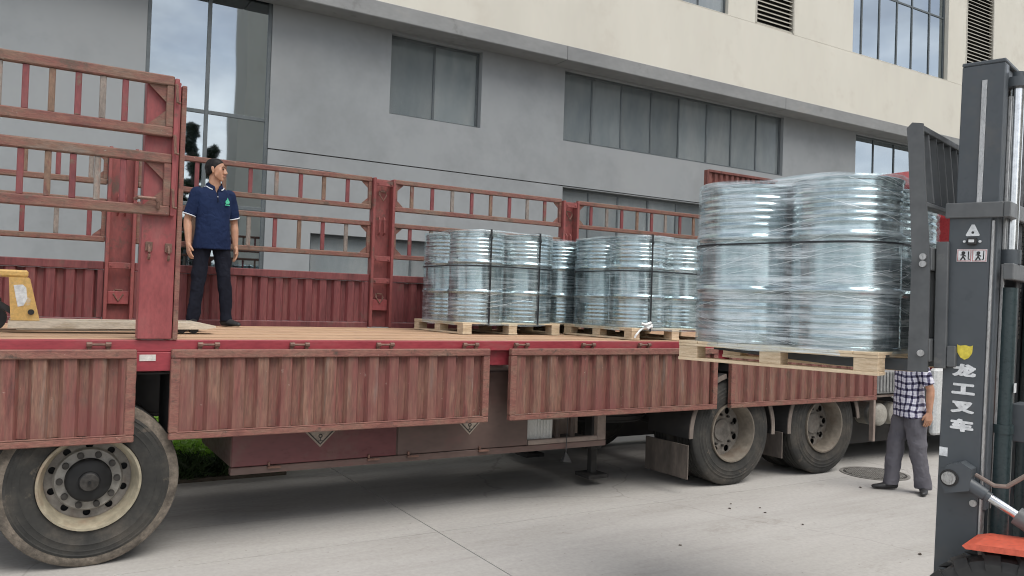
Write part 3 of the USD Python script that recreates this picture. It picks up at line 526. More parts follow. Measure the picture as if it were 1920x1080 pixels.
# ------------------------------------------------------------------ planting behind the lorry
sh = thing('shrub', 'bright green low leafy shrub spreading behind the trailer wheel', 'shrub', (0, 0, 0))
rs_ = np.random.default_rng(12); cs = []
for k in range(150):
    y = rs_.uniform(8.55, 12.8); x = rs_.uniform(0.6, 2.27); cs.append((x, y, 0.04 + 0.05 * (y - 8.5) + rs_.uniform(0, 0.07), rs_.uniform(0.08, 0.17)))
obj('foliage', leaf_cloud(cs, 16000, 0.036, 11, 0.6), 'leaf_bright', sh)
obj('stem', trimesh.util.concatenate([tube([(c[0], c[1], 0), (c[0] + 0.01, c[1], c[2] * 0.5), (c[0], c[1], c[2])], 0.005, 5) for c in cs[:60]]), 'bark', sh)
r_ = np.random.default_rng(21); V = []; F = []
for k in range(1500):
    x, y = r_.uniform(0.9, 2.28), 8.02 + abs(r_.normal(0, 0.35)); h = r_.uniform(0.08, 0.24); a = r_.uniform(0, 6.28); lean = r_.normal(0, 0.07, 2)
    dx, dy = 0.004 * math.cos(a), 0.004 * math.sin(a); b = len(V)
    V += [(x - dx, y - dy, 0.02), (x + dx, y + dy, 0.02), (x + lean[0] * .6 + dx * .7, y + lean[1] * .6 + dy * .7, h * .6), (x + lean[0] * 1.6, y + lean[1] * 1.6, h)]
    F += [(b, b + 1, b + 2), (b, b + 2, b + 3)]
single('grass', trimesh.Trimesh(np.array(V), np.array(F), process=False), 'grass_blade', 'thin dark grass growing along the edge of the planting bed', 'grass', kind='stuff')

# ------------------------------------------------------------------ semi-trailer
T = thing('flatbed_trailer', 'weathered red stake side flatbed trailer with corrugated side boards hanging open', 'trailer')
YN, YF, DZ, XR, XFr = 5.80, 8.35, 1.475, -1.9, 8.52
# deck boards
nb = 10; wb = (YF - YN - 0.188) / nb
for i in range(nb):
    obj('deck_board', cbox(XR, XFr, YN + 0.092 + i * wb, YN + 0.012 + (i + 1) * wb - 0.006, DZ - 0.035, DZ - (0.0 if i % 2 else 0.003), 0.004), 'deck_wood', T)
# side beams and under-frame
obj('side_beam', MB().box(XR, XFr, YN - 0.004, YN + 0.088, DZ - 0.085, DZ - 0.007, c=0.004).box(XR, XFr, YN + 0.05, YN + 0.088, 1.262, DZ - 0.087, c=0.006), 'beam_red', T)
obj('side_beam', MB().box(XR, XFr, YF - 0.09, YF, 1.262, DZ - 0.037, c=0.006), 'beam_red', T)
for y in (6.55, 7.55):
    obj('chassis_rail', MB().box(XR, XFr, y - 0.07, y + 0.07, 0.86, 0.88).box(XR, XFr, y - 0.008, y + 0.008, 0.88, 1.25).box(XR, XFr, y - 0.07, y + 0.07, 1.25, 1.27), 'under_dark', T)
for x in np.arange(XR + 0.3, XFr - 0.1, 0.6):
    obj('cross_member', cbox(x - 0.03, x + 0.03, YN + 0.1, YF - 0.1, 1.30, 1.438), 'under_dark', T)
# hanging side boards on the near side
def side_board(x0, x1, seed):
    r = np.random.default_rng(seed)
    z0, z1 = 0.803, 1.408; y = YN - 0.045
    p = obj('side_board', corrugated(x0 + 0.06, x1 - 0.06, y + 0.008, z0 + 0.05, z1 - 0.055, 0.166, 0.038, 0.004, 0.02), 'flap_paint', T)
    obj('board_rail', cbox(x0 + 0.002, x1 - 0.002, y - 0.012, y + 0.045, z1 - 0.058, z1, 0.006), 'flap_frame_paint', p)
    lo = MB().box(x0 + 0.002, x1 - 0.002, y - 0.010, y + 0.045, z0, z0 + 0.045, c=0.006)
    lo.add(bar((x0 + 0.05, y - 0.004, z0 + 0.049), (x1 - 0.05, y - 0.004, z0 + 0.049), 0.014, 0.008))
    obj('board_rail', lo, 'flap_frame_paint', p)
    for a, b in ((x0, x0 + 0.062), (x1 - 0.062, x1)):
        obj('board_stile', cbox(a + 0.001, b - 0.001, y - 0.008, y + 0.043, z0 + 0.047, z1 - 0.060, 0.005), 'flap_frame_paint', p)
    return p
boards = [(-1.85, 0.638), (0.846, 3.302), (3.505, 5.925), (6.115, 8.500)]
for k, (a, b) in enumerate(boards): side_board(a, b, k)
for k, x in enumerate((-0.6, 0.413, 1.085, 1.714, 2.379, 3.127, 3.618, 4.324, 4.978, 5.6, 6.4, 7.3, 8.2)):
    z = 1.440; m = MB()
    for s in (-0.055, 0.055):
        m.add(cyl((x + s - 0.016, YN - 0.030, z), (x + s + 0.016, YN - 0.030, z), 0.017, 10)); m.box(x + s - 0.012, x + s + 0.012, YN - 0.03, YN - 0.005, z - 0.045, z)
    m.add(cyl((x - 0.055, YN - 0.030, z), (x + 0.055, YN - 0.030, z), 0.008, 8))
    obj('hinge', m, 'hinge_steel', T)
def hook(parent, x, y, z, mat='hinge_steel', flip=1, s=1.0):
    a = np.linspace(0, 1.15 * np.pi, 9)
    pts = [(x, y - 0.005, z + 0.05 * s)] + [(x + flip * 0.0, y - 0.02 - 0.022 * s * math.sin(t), z + 0.03 * s - 0.045 * s * (1 - math.cos(t)) / 2 * 1.6) for t in a]
    m = MB().add(tube(pts, 0.009 * s, 7)); m.box(x - 0.022 * s, x + 0.022 * s, y - 0.012, y - 0.001, z + 0.01 * s, z + 0.07 * s, c=0.003)
    return obj('hook', m, mat, parent)
# near post with its flanges
def post(x0, x1, y0, y1, ztop, outward, mat, rungs=()):
    """U post; web on the outward side"""
    m = MB()
    if outward < 0: m.box(x0 + 0.001, x1 - 0.001, y0, y0 + 0.014, DZ + 0.002, ztop, c=0.004)
    else: m.box(x0 + 0.001, x1 - 0.001, y1 - 0.014, y1, DZ + 0.002, ztop, c=0.004)
    ya, yb = (y0 + 0.016, y1) if outward < 0 else (y0, y1 - 0.016)
    m.box(x0, x0 + 0.030, ya, yb, DZ + 0.002, ztop, c=0.004).box(x1 - 0.030, x1, ya, yb, DZ + 0.002, ztop, c=0.004)
    p = obj('stake_post', m, mat, T)
    for z in rungs:
        q = MB().box(x0 + 0.032, x1 - 0.032, y0 + 0.012, y0 + 0.03, z - 0.028, z + 0.028, c=0.003)
        for s in (0.055, -0.055):
            xx = (x0 if s > 0 else x1) + s; q.add(cyl((xx, y0 + 0.004, z), (xx, y0 + 0.014, z), 0.012, 8))
        obj('cross_plate', q, mat, p)
    return p
np_ = post(0.636, 0.846, YN - 0.028, YN + 0.10, 3.205, -1, 'post_paint')
hook(np_, 0.682, YN - 0.03, 2.05); hook(np_, 0.802, YN - 0.03, 2.045)
obj('post_strip', cbox(0.852, 0.884, YN - 0.02, YN + 0.06, DZ, 3.19), 'flap_frame_paint', np_)
obj('post_foot', cbox(0.60, 0.885, YN - 0.012, YN + 0.048, 1.262, DZ - 0.087), 'beam_red', np_)
obj('sticker', cbox(0.655, 0.755, YN - 0.0155, YN - 0.013, 1.330, 1.372, 0.0005), 'sticker_pale', np_)
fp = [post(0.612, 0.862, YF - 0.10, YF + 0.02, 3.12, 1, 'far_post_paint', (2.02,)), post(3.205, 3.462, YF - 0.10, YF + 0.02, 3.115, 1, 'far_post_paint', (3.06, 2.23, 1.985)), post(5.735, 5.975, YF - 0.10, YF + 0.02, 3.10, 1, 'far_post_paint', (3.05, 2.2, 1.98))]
for p, x in zip(fp, (0.737, 3.333, 5.855)):
    for z in ((1.75,) if x < 1 else (2.93, 1.80)):
        q = MB().add(tube([(x - 0.035, YF - 0.025, z + 0.04), (x - 0.04, YF - 0.05, z), (x, YF - 0.055, z - 0.06), (x + 0.04, YF - 0.05, z), (x + 0.035, YF - 0.025, z + 0.04), (x - 0.03, YF - 0.03, z + 0.045)], 0.008, 7))
        obj('latch', q, 'hinge_steel', p)
    q = MB().add(tube([(x - 0.03, YF - 0.02, 2.69), (x - 0.03, YF - 0.05, 2.66), (x - 0.03, YF - 0.05, 2.52), (x - 0.03, YF - 0.02, 2.49)], 0.010, 7)).add(tube([(x + 0.03, YF - 0.02, 2.69), (x + 0.03, YF - 0.05, 2.66), (x + 0.03, YF - 0.05, 2.52), (x + 0.03, YF - 0.02, 2.49)], 0.010, 7))
    obj('bracket', q, 'far_post_paint', p)
    obj('base_plate', cbox(x - 0.09, x + 0.09, YF - 0.05, YF - 0.03, 1.66, 1.78), 'post_paint', p)
# gates
def gate(x0, x1, y, z0, z1, rail_h, xb, bw, side, end_w=0.045, gusset=True, ends=(True, True), bz=0.0):
    m = MB().box(x0, x1, y - 0.026, y + 0.026, z1 - rail_h, z1, c=0.007).box(x0, x1, y - 0.028, y + 0.028, z0, z0 + rail_h, c=0.007)
    if ends[0]: m.box(x0, x0 + end_w, y - 0.022, y + 0.022, z0 + rail_h, z1 - rail_h)
    if ends[1]: m.box(x1 - end_w, x1, y - 0.022, y + 0.022, z0 + rail_h, z1 - rail_h)
    if gusset:
        g = 0.11 if y < 7 else 0.075
        for s, c in ((1, x0 + end_w), (-1, x1 - end_w)):
            if (s == 1 and not ends[0]) or (s == -1 and not ends[1]): continue
            for zz, t in ((z1 - rail_h, -1), (z0 + rail_h, 1)):
                m.add(panel_xz(Polygon([(c, zz), (c + s * g, zz), (c + s * g * 0.9, zz + t * 0.014), (c, zz + t * g)]), y - 0.004, 0.008))
    p = obj('stake_gate', m, 'rail_paint', T)
    mats = ['baluster_grey', 'baluster_red', 'baluster_worn', 'baluster_red']
    for k, x in enumerate(xb):
        mt = mats[(k + side) % 4]
        j = rng.normal(0, 0.004)
        obj('baluster', cbox(x - bw / 2 + j, x + bw / 2 + j, y - 0.014, y + 0.014, z0 + rail_h + 0.001, z1 - rail_h - 0.001), mt, p)
    return p
nb_x = [-0.053 + 0.140 * k for k in range(-12, 5)]
gu = gate(-1.8, 0.795, YN - 0.058, 2.821, 3.228, 0.066, nb_x, 0.037, 1, ends=(True, True))
gl = gate(-1.8, 0.795, YN - 0.058, 2.297, 2.708, 0.064, nb_x, 0.037, 1)
obj('gate_end', cbox(0.797, 0.826, YN - 0.085, YN - 0.030, 2.297, 3.215), 'post_paint', gu)
for z in (3.10, 2.76, 2.40):
    q = MB().add(tube([(0.805, YN - 0.086, z + 0.07), (0.805, YN - 0.112, z + 0.06), (0.812, YN - 0.112, z - 0.05), (0.83, YN - 0.1, z - 0.05)], 0.010, 7)); obj('hook', q, 'hinge_steel', gu)
obj('clasp', MB().add(tube([(0.58, YN - 0.09, 2.39), (0.60, YN - 0.11, 2.40), (0.70, YN - 0.11, 2.40), (0.72, YN - 0.10, 2.38), (0.72, YN - 0.09, 2.34)], 0.012, 7)), 'hinge_steel', gl)
yg = YF - 0.03
def far_section(x0, x1, first, pitch, side, clipz=0):
    xb = [x for x in np.arange(first, x1 - 0.1, pitch) if x > x0 + 0.1]
    gate(x0, x1, yg, 2.767, 3.122, 0.052, xb, 0.040, side, 0.035); gate(x0, x1, yg, 2.233, 2.635, 0.052, xb, 0.040, side + 1, 0.035)
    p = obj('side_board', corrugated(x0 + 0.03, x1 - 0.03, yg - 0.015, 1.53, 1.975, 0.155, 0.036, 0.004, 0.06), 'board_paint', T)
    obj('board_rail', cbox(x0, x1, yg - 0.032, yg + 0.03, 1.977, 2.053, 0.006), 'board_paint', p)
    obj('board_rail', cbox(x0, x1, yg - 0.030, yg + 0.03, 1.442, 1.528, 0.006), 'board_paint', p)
    for a, b in ((x0, x0 + 0.05), (x1 - 0.05, x1)):
        obj('board_stile', cbox(a, b, yg - 0.028, yg + 0.03, 1.530, 1.975), 'board_paint', p)
far_section(-1.8, 0.608, -0.05 - 0.26 * 6, 0.26, 0)
far_section(0.867, 3.200, 1.39, 0.257, 1)
far_section(3.467, 5.730, 3.68, 0.258, 2)
far_section(5.980, 8.250, 6.20, 0.258, 3)
w = obj('corner_wing', corrugated(8.27, 9.7, YF - 0.03, 1.5, 3.75, 0.11, 0.03, 0.005, 0.02), 'wing_red', T)
obj('wing_frame', MB().box(8.23, 8.268, YF - 0.05, YF + 0.02, 1.5, 3.78).box(8.27, 9.7, YF - 0.05, YF + 0.02, 3.752, 3.79), 'wing_red', w)
# wire strung along the gates
for dz in (0, -0.02):
    P = [(x, YF + 0.06, 3.10 + dz - 0.05 * math.sin((x + 2) * 1.1)) for x in np.linspace(-1.8, 3.0, 14)]
    obj('wire', tube(P, 0.004, 5), 'cable_black', T)
# tool box, rack, placards
def diamond(parent, x, y, z, s):
    d = lambda k: Polygon([(x - k, z), (x, z - k), (x + k, z), (x, z + k)])
    p = obj('placard', panel_xz(d(s), y - 0.003, 0.003), 'placard', parent)
    obj('placard_border', panel_xz(d(s * 0.90).difference(d(s * 0.82)), y - 0.005, 0.0018), 'nut_dark', p)
    sym = union_all([Point(x, z - 0.47 * s).buffer(0.10 * s).difference(Point(x, z - 0.47 * s).buffer(0.055 * s)), sbox(x - 0.018 * s, z - 0.70 * s, x + 0.018 * s, z - 0.56 * s), sbox(x - 0.12 * s, z - 0.72 * s, x + 0.12 * s, z - 0.685 * s)])
    obj('placard_symbol', panel_xz(sym, y - 0.0055, 0.002), 'nut_dark', p)
TY = 6.0
tb = obj('tool_box', MB().box(1.31, 3.86, TY + 0.012, TY + 1.10, 0.535, 1.2).box(1.31, 4.73, TY - 0.004, TY + 0.06, 0.478, 0.530), 'toolbox_brown', T)
obj('tool_box_door', cbox(1.316, 2.598, TY, TY + 0.0115, 0.536, 1.19), 'toolbox_red', tb)
obj('tool_box_door', cbox(2.612, 3.852, TY, TY + 0.0115, 0.536, 1.19), 'toolbox_brown', tb)
for x in (1.62, 2.40, 2.74, 3.40):
    obj('latch', MB().box(x - 0.05, x + 0.05, TY - 0.03, TY - 0.006, 0.512, 0.528).box(x - 0.045, x - 0.03, TY - 0.022, TY - 0.002, 0.530, 0.56), 'hinge_steel', tb)
diamond(tb, 1.968, TY, 0.643 + 0.16, 0.16); diamond(tb, 3.265, TY, 0.662 + 0.16, 0.16)
rk = obj('rack', MB().box(3.862, 4.63, TY, TY + 0.05, 0.532, 0.575).box(4.632, 4.73, TY, TY + 0.06, 0.532, 1.2).box(3.87, 4.73, TY + 0.45, TY + 0.5, 0.50, 1.2), 'rack_steel', T)
obj('rack_floor', cbox(3.87, 4.72, TY + 0.062, TY + 1.1, 0.50, 0.525), 'under_dark', rk)
for x in (4.38, 4.55): obj('rack_post', cyl((x, TY + 0.3, 0.53), (x, TY + 0.3, 1.2), 0.03, 10), 'rack_steel', rk)
obj('plate', cbox(4.03, 4.29, TY + 0.055, TY + 0.062, 0.74, 0.98), 'placard', rk)
# landing legs
for y in (6.45, 7.6):
    l = obj('landing_leg', MB().box(4.86, 4.98, y - 0.06, y + 0.06, 0.36, 1.2).box(4.885, 4.955, y - 0.035, y + 0.035, 0.12, 0.359), 'under_dark', T)
    obj('foot', MB().box(4.80, 5.04, y - 0.12, y + 0.12, 0.08, 0.118), 'under_dark', l)
# wheels
def tyre_mesh(R=0.543, w=0.29, n=64):
    r0 = 0.292
    prof = [(r0, 0.03), (r0 + 0.02, 0.006), (r0 + 0.07, 0.0), (0.385, -0.006), (0.392, -0.011), (0.400, -0.006), (0.425, -0.007), (0.432, -0.011), (0.440, -0.006), (0.455, -0.004), (0.462, -0.008), (0.470, -0.003), (R - 0.055, 0.006), (R - 0.048, 0.012), (R - 0.018, 0.020), (R - 0.006, 0.032)]
    for k in range(5):
        a = 0.035 + k * (w - 0.07) / 5; b = a + (w - 0.07) / 5
        prof += [(R, a + 0.006), (R, b - 0.008), (R - 0.012, b - 0.006), (R - 0.012, b + 0.003)]
    prof += [(R - 0.006, w - 0.03), (R - 0.05, w - 0.005), (0.42, w), (r0 + 0.02, w - 0.006), (r0, w - 0.03)]
    prof = [(r, -z) for r, z in prof]
    m = rev(prof + [prof[0]], n); m.fix_normals(); return m
def place(m, x, y, z, spin=0.0):
    m = m.copy(); m.apply_transform(rotm([0, 0, 1], spin)); m.apply_transform(TO_Y); m.apply_translation([x, y, z]); return m
def disc_with_holes(r, holes, th, z):
    """disc plate (local axis z, outside +z) whose outside is at z"""
    p = Point(0, 0).buffer(r, 24)
    for rr, n, hr, ph in holes:
        for k in range(n):
            a = ph + 2 * math.pi * k / n; p = p.difference(Point(rr * math.cos(a), rr * math.sin(a)).buffer(hr, 8))
    m = ext(p, th); m.apply_translation([0, 0, z - th]); return m
def wheel(parent, x, y, kind, R=0.543, spin=0.2):
    z = R
    t = obj('wheel', place(tyre_mesh(R), x, y, z, spin), 'tyre', parent, smooth=35)
    sh = rev([(R - 0.066, -0.003), (R - 0.050, -0.004), (R - 0.020, -0.015), (R - 0.0040, -0.030), (R - 0.0040, -0.036), (R - 0.03, -0.036), (R - 0.068, -0.012), (R - 0.066, -0.003)], 64)
    obj('tyre_shoulder', place(sh, x, y - 0.002, z), 'tyre_dusty' if kind == 'trailer' else 'tyre', t, smooth=40)
    DD = -0.150 if kind == 'trailer' else -0.165
    ring = rev([(0.306, 0.004), (0.304, 0.012), (0.290, 0.012), (0.276, -0.020), (0.270, -0.055), (0.260, -0.075), (0.258, DD - 0.012), (0.266, DD - 0.012), (0.300, -0.06), (0.306, 0.004)], 64)
    obj('rim', place(ring, x, y, z), 'rim_cream' if kind == 'trailer' else 'rim_brown', t, smooth=35)
    if kind == 'trailer':
        obj('rim_disc', place(disc_with_holes(0.257, [(0.221, 10, 0.023, 0.31)], 0.010, DD), x, y, z), 'rim_grey', t)
        obj('rim_disc', place(rev([(0.208, DD + 0.001), (0.196, DD + 0.022), (0.140, DD + 0.026), (0.140, DD + 0.001), (0.208, DD + 0.001)], 48), x, y, z), 'rim_pale', t, smooth=35)
        for k in range(10):
            a = 2 * math.pi * k / 10
            nx, nz = x + 0.168 * math.cos(a), z + 0.168 * math.sin(a); yy = y - DD
            obj('wheel_nut', cyl((nx, yy - 0.024, nz), (nx, yy - 0.055, nz), 0.0205, 14), 'nut_dark', t)
        hb = rev([(0.0, DD + 0.125), (0.045, DD + 0.125), (0.062, DD + 0.115), (0.066, DD + 0.100), (0.118, DD + 0.092), (0.136, DD + 0.076), (0.139, DD), (0, DD)], 44)
        obj('hub', place(hb, x, y, z), 'hub_black', t, smooth=35)
        obj('hub_cap', place(rev([(0, DD + 0.134), (0.010, DD + 0.132), (0.050, DD + 0.130), (0.056, DD + 0.1255), (0, DD + 0.1255)], 28), x, y, z), 'nut_dark', t, smooth=35)
        obj('cap_screw', cyl((x, y - DD - 0.133, z), (x, y - DD - 0.145, z), 0.010, 10), 'hub_black', t)
    else:
        obj('rim_disc', place(disc_with_holes(0.257, [(0.210, 8, 0.034, 0.1)], 0.010, DD), x, y, z, spin), 'rim_grey', t)
        obj('rim_disc', place(rev([(0, DD + 0.022), (0.105, DD + 0.022), (0.112, DD + 0.018), (0.115, DD + 0.002), (0.150, DD + 0.001), (0.150, DD + 0.0005), (0, DD + 0.0005)], 36), x, y, z), 'rim_grey', t, smooth=35)
        for k in range(10):
            a = 2 * math.pi * k / 10 + 0.4
            nx, nz = x + 0.160 * math.cos(a), z + 0.160 * math.sin(a); yy = y - DD
            obj('wheel_nut', cyl((nx, yy - 0.001, nz), (nx, yy - 0.028, nz), 0.013, 8), 'nut_dark', t)
    obj('wheel_back', place(rev([(0, DD - 0.05), (0.26, DD - 0.05), (0.26, DD - 0.06), (0, DD - 0.06)], 32), x, y, z), 'hub_black', t)
YW = YN + 0.022
wheel(T, 0.397, YW, 'trailer')
obj('wheel', place(tyre_mesh(), 0.402, YW + 0.34, 0.543), 'tyre', T, smooth=35)
obj('wheel', place(tyre_mesh(), 0.395, YF - 0.30, 0.543), 'tyre', T, smooth=35)
obj('wheel', place(tyre_mesh(), 0.395, YF - 0.64, 0.543), 'tyre', T, smooth=35)
obj('axle', cyl((0.395, YN + 0.2, 0.543), (0.395, YF - 0.2, 0.543), 0.07, 12), 'under_dark', T)
obj('mudguard', MB().box(0.87, 0.885, YN + 0.05, YN + 0.6, 0.55, 1.25).box(-0.4, 0.87, YN + 0.05, YN + 0.6, 1.235, 1.25), 'under_dark', T)

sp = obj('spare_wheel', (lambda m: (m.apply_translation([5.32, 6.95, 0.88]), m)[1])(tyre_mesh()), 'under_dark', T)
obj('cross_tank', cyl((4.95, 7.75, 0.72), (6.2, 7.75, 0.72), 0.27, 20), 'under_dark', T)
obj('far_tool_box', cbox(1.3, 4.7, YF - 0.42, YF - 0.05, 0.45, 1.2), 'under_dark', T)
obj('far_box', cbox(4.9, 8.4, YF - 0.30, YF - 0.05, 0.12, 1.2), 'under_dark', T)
# ------------------------------------------------------------------ tractor unit in front of it
K = thing('tractor_unit', 'red cabbed tractor unit with dusty tandem rear wheels coupled under the trailer front', 'truck')
for x in (6.235, 7.665):
    wheel(K, x, YW, 'tractor', spin=0.3 if x < 7 else 0.75)
    obj('wheel', place(tyre_mesh(), x, YW + 0.34, 0.543), 'tyre', K, smooth=35)
    obj('wheel', place(tyre_mesh(), x, YF - 0.30, 0.543), 'tyre', K, smooth=35)
    obj('axle', cyl((x, YN + 0.25, 0.543), (x, YF - 0.2, 0.543), 0.09, 12), 'under_dark', K)
for y in (6.65, 7.45):
    obj('chassis_rail', cbox(5.5, 11.3, y - 0.05, y + 0.05, 0.66, 0.84), 'under_dark', K)
def fender(x, y0, y1, a0, a1, R=0.61, th=0.012):
    a = np.radians(np.linspace(a0, a1, 22))
    pts = [(x + R * math.cos(t), 0.543 + min(R * math.sin(t), 0.60)) for t in a]
    m = panel_xz(LineString(pts).buffer(th / 2, cap_style='flat'), y0, y1 - y0)
    lip = panel_xz(LineString([(x + (R - 0.02) * math.cos(t), 0.543 + min((R - 0.02) * math.sin(t), 0.58)) for t in a]).buffer(0.024, cap_style='flat'), y0 - 0.012, 0.012)
    g = obj('mudguard', m, 'under_dark', K); obj('mudguard_edge', lip, 'mudguard', g)
fender(6.235, YW + 0.0, YW + 0.60, -5, 78)
fender(6.235, YW + 0.0, YW + 0.60, 102, 183)
fender(7.665, YW + 0.0, YW + 0.60, 5, 78)
fender(7.665, YW + 0.0, YW + 0.60, 102, 186)
obj('mudflap', cbox(5.52, 5.535, YW - 0.10, YW + 0.52, 0.14, 0.47), 'mudflap', K)
obj('mudflap', cbox(6.98, 6.995, YW + 0.0, YW + 0.56, 0.22, 0.50), 'mudflap', K)
bb = obj('battery_box', cbox(8.62, 9.22, YN + 0.02, YN + 0.45, 0.86, 1.13, 0.01), 'tractor_grey', K)
for k in range(9): obj('rib', cbox(8.65 + k * 0.062, 8.68 + k * 0.062, YN + 0.004, YN + 0.019, 0.885, 1.115), 'tractor_grey', bb)
obj('bracket', MB().box(8.55, 9.3, YN + 0.05, YN + 0.4, 0.815, 0.845).box(8.58, 8.62, YN + 0.04, YN + 0.1, 0.3, 0.815), 'rack_steel', K)
for k, (x, r) in enumerate(((8.78, 0.135), (9.08, 0.135))):
    p = rev([(0, 0.0), (r * 0.5, -0.004), (r * 0.9, -0.028), (r, -0.05), (r, -0.62), (r * 0.9, -0.65), (0, -0.66)], 28)
    obj('air_tank', place(p, x, YN + 0.05, 0.60), 'tank_beige', K, smooth=35)
    obj('tank_strap', place(rev([(r + 0.004, -0.12), (r + 0.004, -0.16), (r, -0.16), (r, -0.12), (r + 0.004, -0.12)], 28), x, YN + 0.05, 0.60), 'tractor_grey', K)
obj('air_pipe', tube([(9.12, YN + 0.03, 0.82), (9.26, YN + 0.02, 0.74), (9.30, YN + 0.02, 0.60), (9.28, YN + 0.05, 0.46)], 0.014, 7), 'tractor_grey', K)
obj('air_pipe', tube([(8.9, YN + 0.03, 0.82), (9.15, YN + 0.0, 0.70), (9.33, YN + 0.02, 0.66), (9.35, YN + 0.08, 0.5)], 0.010, 7), 'tractor_grey', K)
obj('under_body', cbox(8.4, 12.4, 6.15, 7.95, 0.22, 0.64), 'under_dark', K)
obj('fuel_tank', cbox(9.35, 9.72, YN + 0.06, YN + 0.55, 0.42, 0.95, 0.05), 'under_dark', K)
cab = m3.Manifold.batch_hull([ball((x, y, z), 0.12, 12) for x in (10.6, 12.1) for y in (YN + 0.16, YF - 0.2) for z in (1.15, 3.1)])
obj('cab', tm(cab), 'cab_red', K, smooth=40)
fz = np.array([(10.3, 6.25, 3.15), (10.3, 7.85, 3.15), (11.7, 6.25, 3.15), (11.7, 7.85, 3.15), (10.35, 6.5, 3.60), (10.35, 7.6, 3.60), (11.1, 6.5, 3.93), (11.1, 7.6, 3.93), (11.6, 6.6, 3.7), (11.6, 7.5, 3.7)])
obj('roof_fairing', trimesh.convex.convex_hull(fz), 'cab_red', K)
obj('side_skirt', cbox(9.80, 11.5, YN + 0.02, YN + 0.12, 0.30, 1.14, 0.03), 'cab_white', K)
obj('wheel', place(tyre_mesh(), 12.0, YN + 0.05, 0.543), 'tyre', K, smooth=35)
obj('wheel', place(tyre_mesh(), 12.0, YF - 0.3, 0.543), 'tyre', K, smooth=35)

# things on the rack
cont = tm(m3.Manifold.batch_hull([ball((x, y, z), 0.012, 8) for x in (3.885, 4.16) for y in (TY + 0.085, TY + 0.35) for z in (0.54, 0.86)]))
cb = thing('plastic_crate', 'white ribbed plastic box resting on the rack beside the tool box', 'box')
obj('body', cont, 'box_white', cb)
for k in range(5): obj('rib', cbox(4.0 + k * 0.034, 4.016 + k * 0.034, TY + 0.064, TY + 0.074, 0.55, 0.84), 'box_white', cb)
br = thing('hand_brush', 'dark triangular brush hanging on a cord below the rack', 'brush')
obj('cord', tube([(4.28, TY - 0.012, 0.86), (4.27, TY - 0.018, 0.66), (4.262, TY - 0.02, 0.45)], 0.004, 6), 'cable_black', br)
obj('head', trimesh.convex.convex_hull(np.array([(4.255, TY - 0.03, 0.455), (4.27, TY - 0.01, 0.455), (4.22, TY - 0.04, 0.365), (4.315, TY - 0.04, 0.355), (4.315, TY + 0.01, 0.355), (4.22, TY + 0.01, 0.365)])), 'black_part', br)

# ------------------------------------------------------------------ pallets, drums, film and straps
S = 1.13; PH = 0.113; DH = 0.89; DR = 0.281; DC = (0.2825, 0.8475)
FORK_AT, FORK_RZ, FORK_Z = (3.57, 2.41), 14.95, 1.498
PAL = [(FORK_AT[0], FORK_AT[1], FORK_Z, FORK_RZ), (3.585, 6.79, DZ + 0.002, 0.0), (4.97, 5.95, DZ + 0.002, 0.4), (4.84, 7.13, DZ + 0.002, 0.0)]
pal = thing('wooden_pallet', 'pale pine pallet lifted on the forks under the wrapped drums', 'pallet', PAL[0][:3], PAL[0][3], 'drum pallets')
for k in range(9):
    y0 = k * S / 9; obj('deck_board', cbox(0, S, y0 + 0.002, y0 + S / 9 - 0.002, 0.099, PH, 0.002), 'pine', pal)
for x in (0.001, S / 2 - 0.05, S - 0.101): obj('stringer_board', cbox(x, x + 0.1, 0.001, S - 0.001, 0.084, 0.0985, 0.002), 'pine', pal)
for i, x in enumerate((0.003, S / 2 - 0.048, S - 0.099)):
    for j, y in enumerate((0.003, S / 2 - 0.06, S - 0.123)):
        obj('block', cbox(x, x + 0.096, y, y + 0.12, 0.0175, 0.0835, 0.002), 'pine_end', pal)
for x in (0.0, S / 2 - 0.05, S - 0.1): obj('bottom_board', cbox(x, x + 0.1, 0, S, 0, 0.017, 0.002), 'pine', pal)
copy_of(pal, 'pine pallet on the trailer deck farther from the lifted load', PAL[1][:3], PAL[1][3])
copy_of(pal, 'pine pallet on the trailer deck closest to the lifted load', PAL[2][:3], PAL[2][3])
copy_of(pal, 'pine pallet tucked behind the two others on the trailer deck', PAL[3][:3], PAL[3][3])

def drum_profile():
    p = [(0, 0.006), (DR - 0.012, 0.006), (DR - 0.004, 0.0), (DR + 0.001, 0.004), (DR + 0.001, 0.014), (DR - 0.005, 0.018)]
    def rings(z0, z1, n, amp):
        out = []
        for z in np.linspace(z0, z1, n * 8 + 1): out.append((DR - 0.004 + amp * math.sin((z - z0) / (z1 - z0) * n * 2 * math.pi), z))
        return out
    def hoop(z):
        return [(DR - 0.004, z - 0.024), (DR - 0.001, z - 0.018), (DR + 0.0085, z - 0.008), (DR + 0.0105, z), (DR + 0.0085, z + 0.008), (DR - 0.001, z + 0.018), (DR - 0.004, z + 0.024)]
    p += rings(0.05, 0.24, 5, 0.0016) + hoop(0.302) + [(DR - 0.004, 0.45)] + hoop(0.592) + rings(0.65, 0.84, 5, 0.0036)
    p += [(DR - 0.004, 0.868), (DR + 0.001, 0.873), (DR + 0.002, 0.886), (DR - 0.003, 0.89), (DR - 0.010, 0.886), (DR - 0.014, 0.872), (0, 0.872)]
    return p
first = None; film0 = None
where = ['on the lifted pallet', 'on the tailward deck pallet', 'on the headward deck pallet', 'on the tucked away deck pallet']
spot = [['at the forklift and cab corner', 'at the truck and cab corner'], ['at the camera and trailer tail corner', 'at the building and trailer tail corner']]
def to_world(P, x, y):
    t = math.radians(P[3]); return P[0] + x * math.cos(t) - y * math.sin(t), P[1] + x * math.sin(t) + y * math.cos(t)
corner = {(0, 0): 'yard and tail corner', (1, 0): 'yard and cab corner', (0, 1): 'factory and tail corner', (1, 1): 'factory and cab corner'}
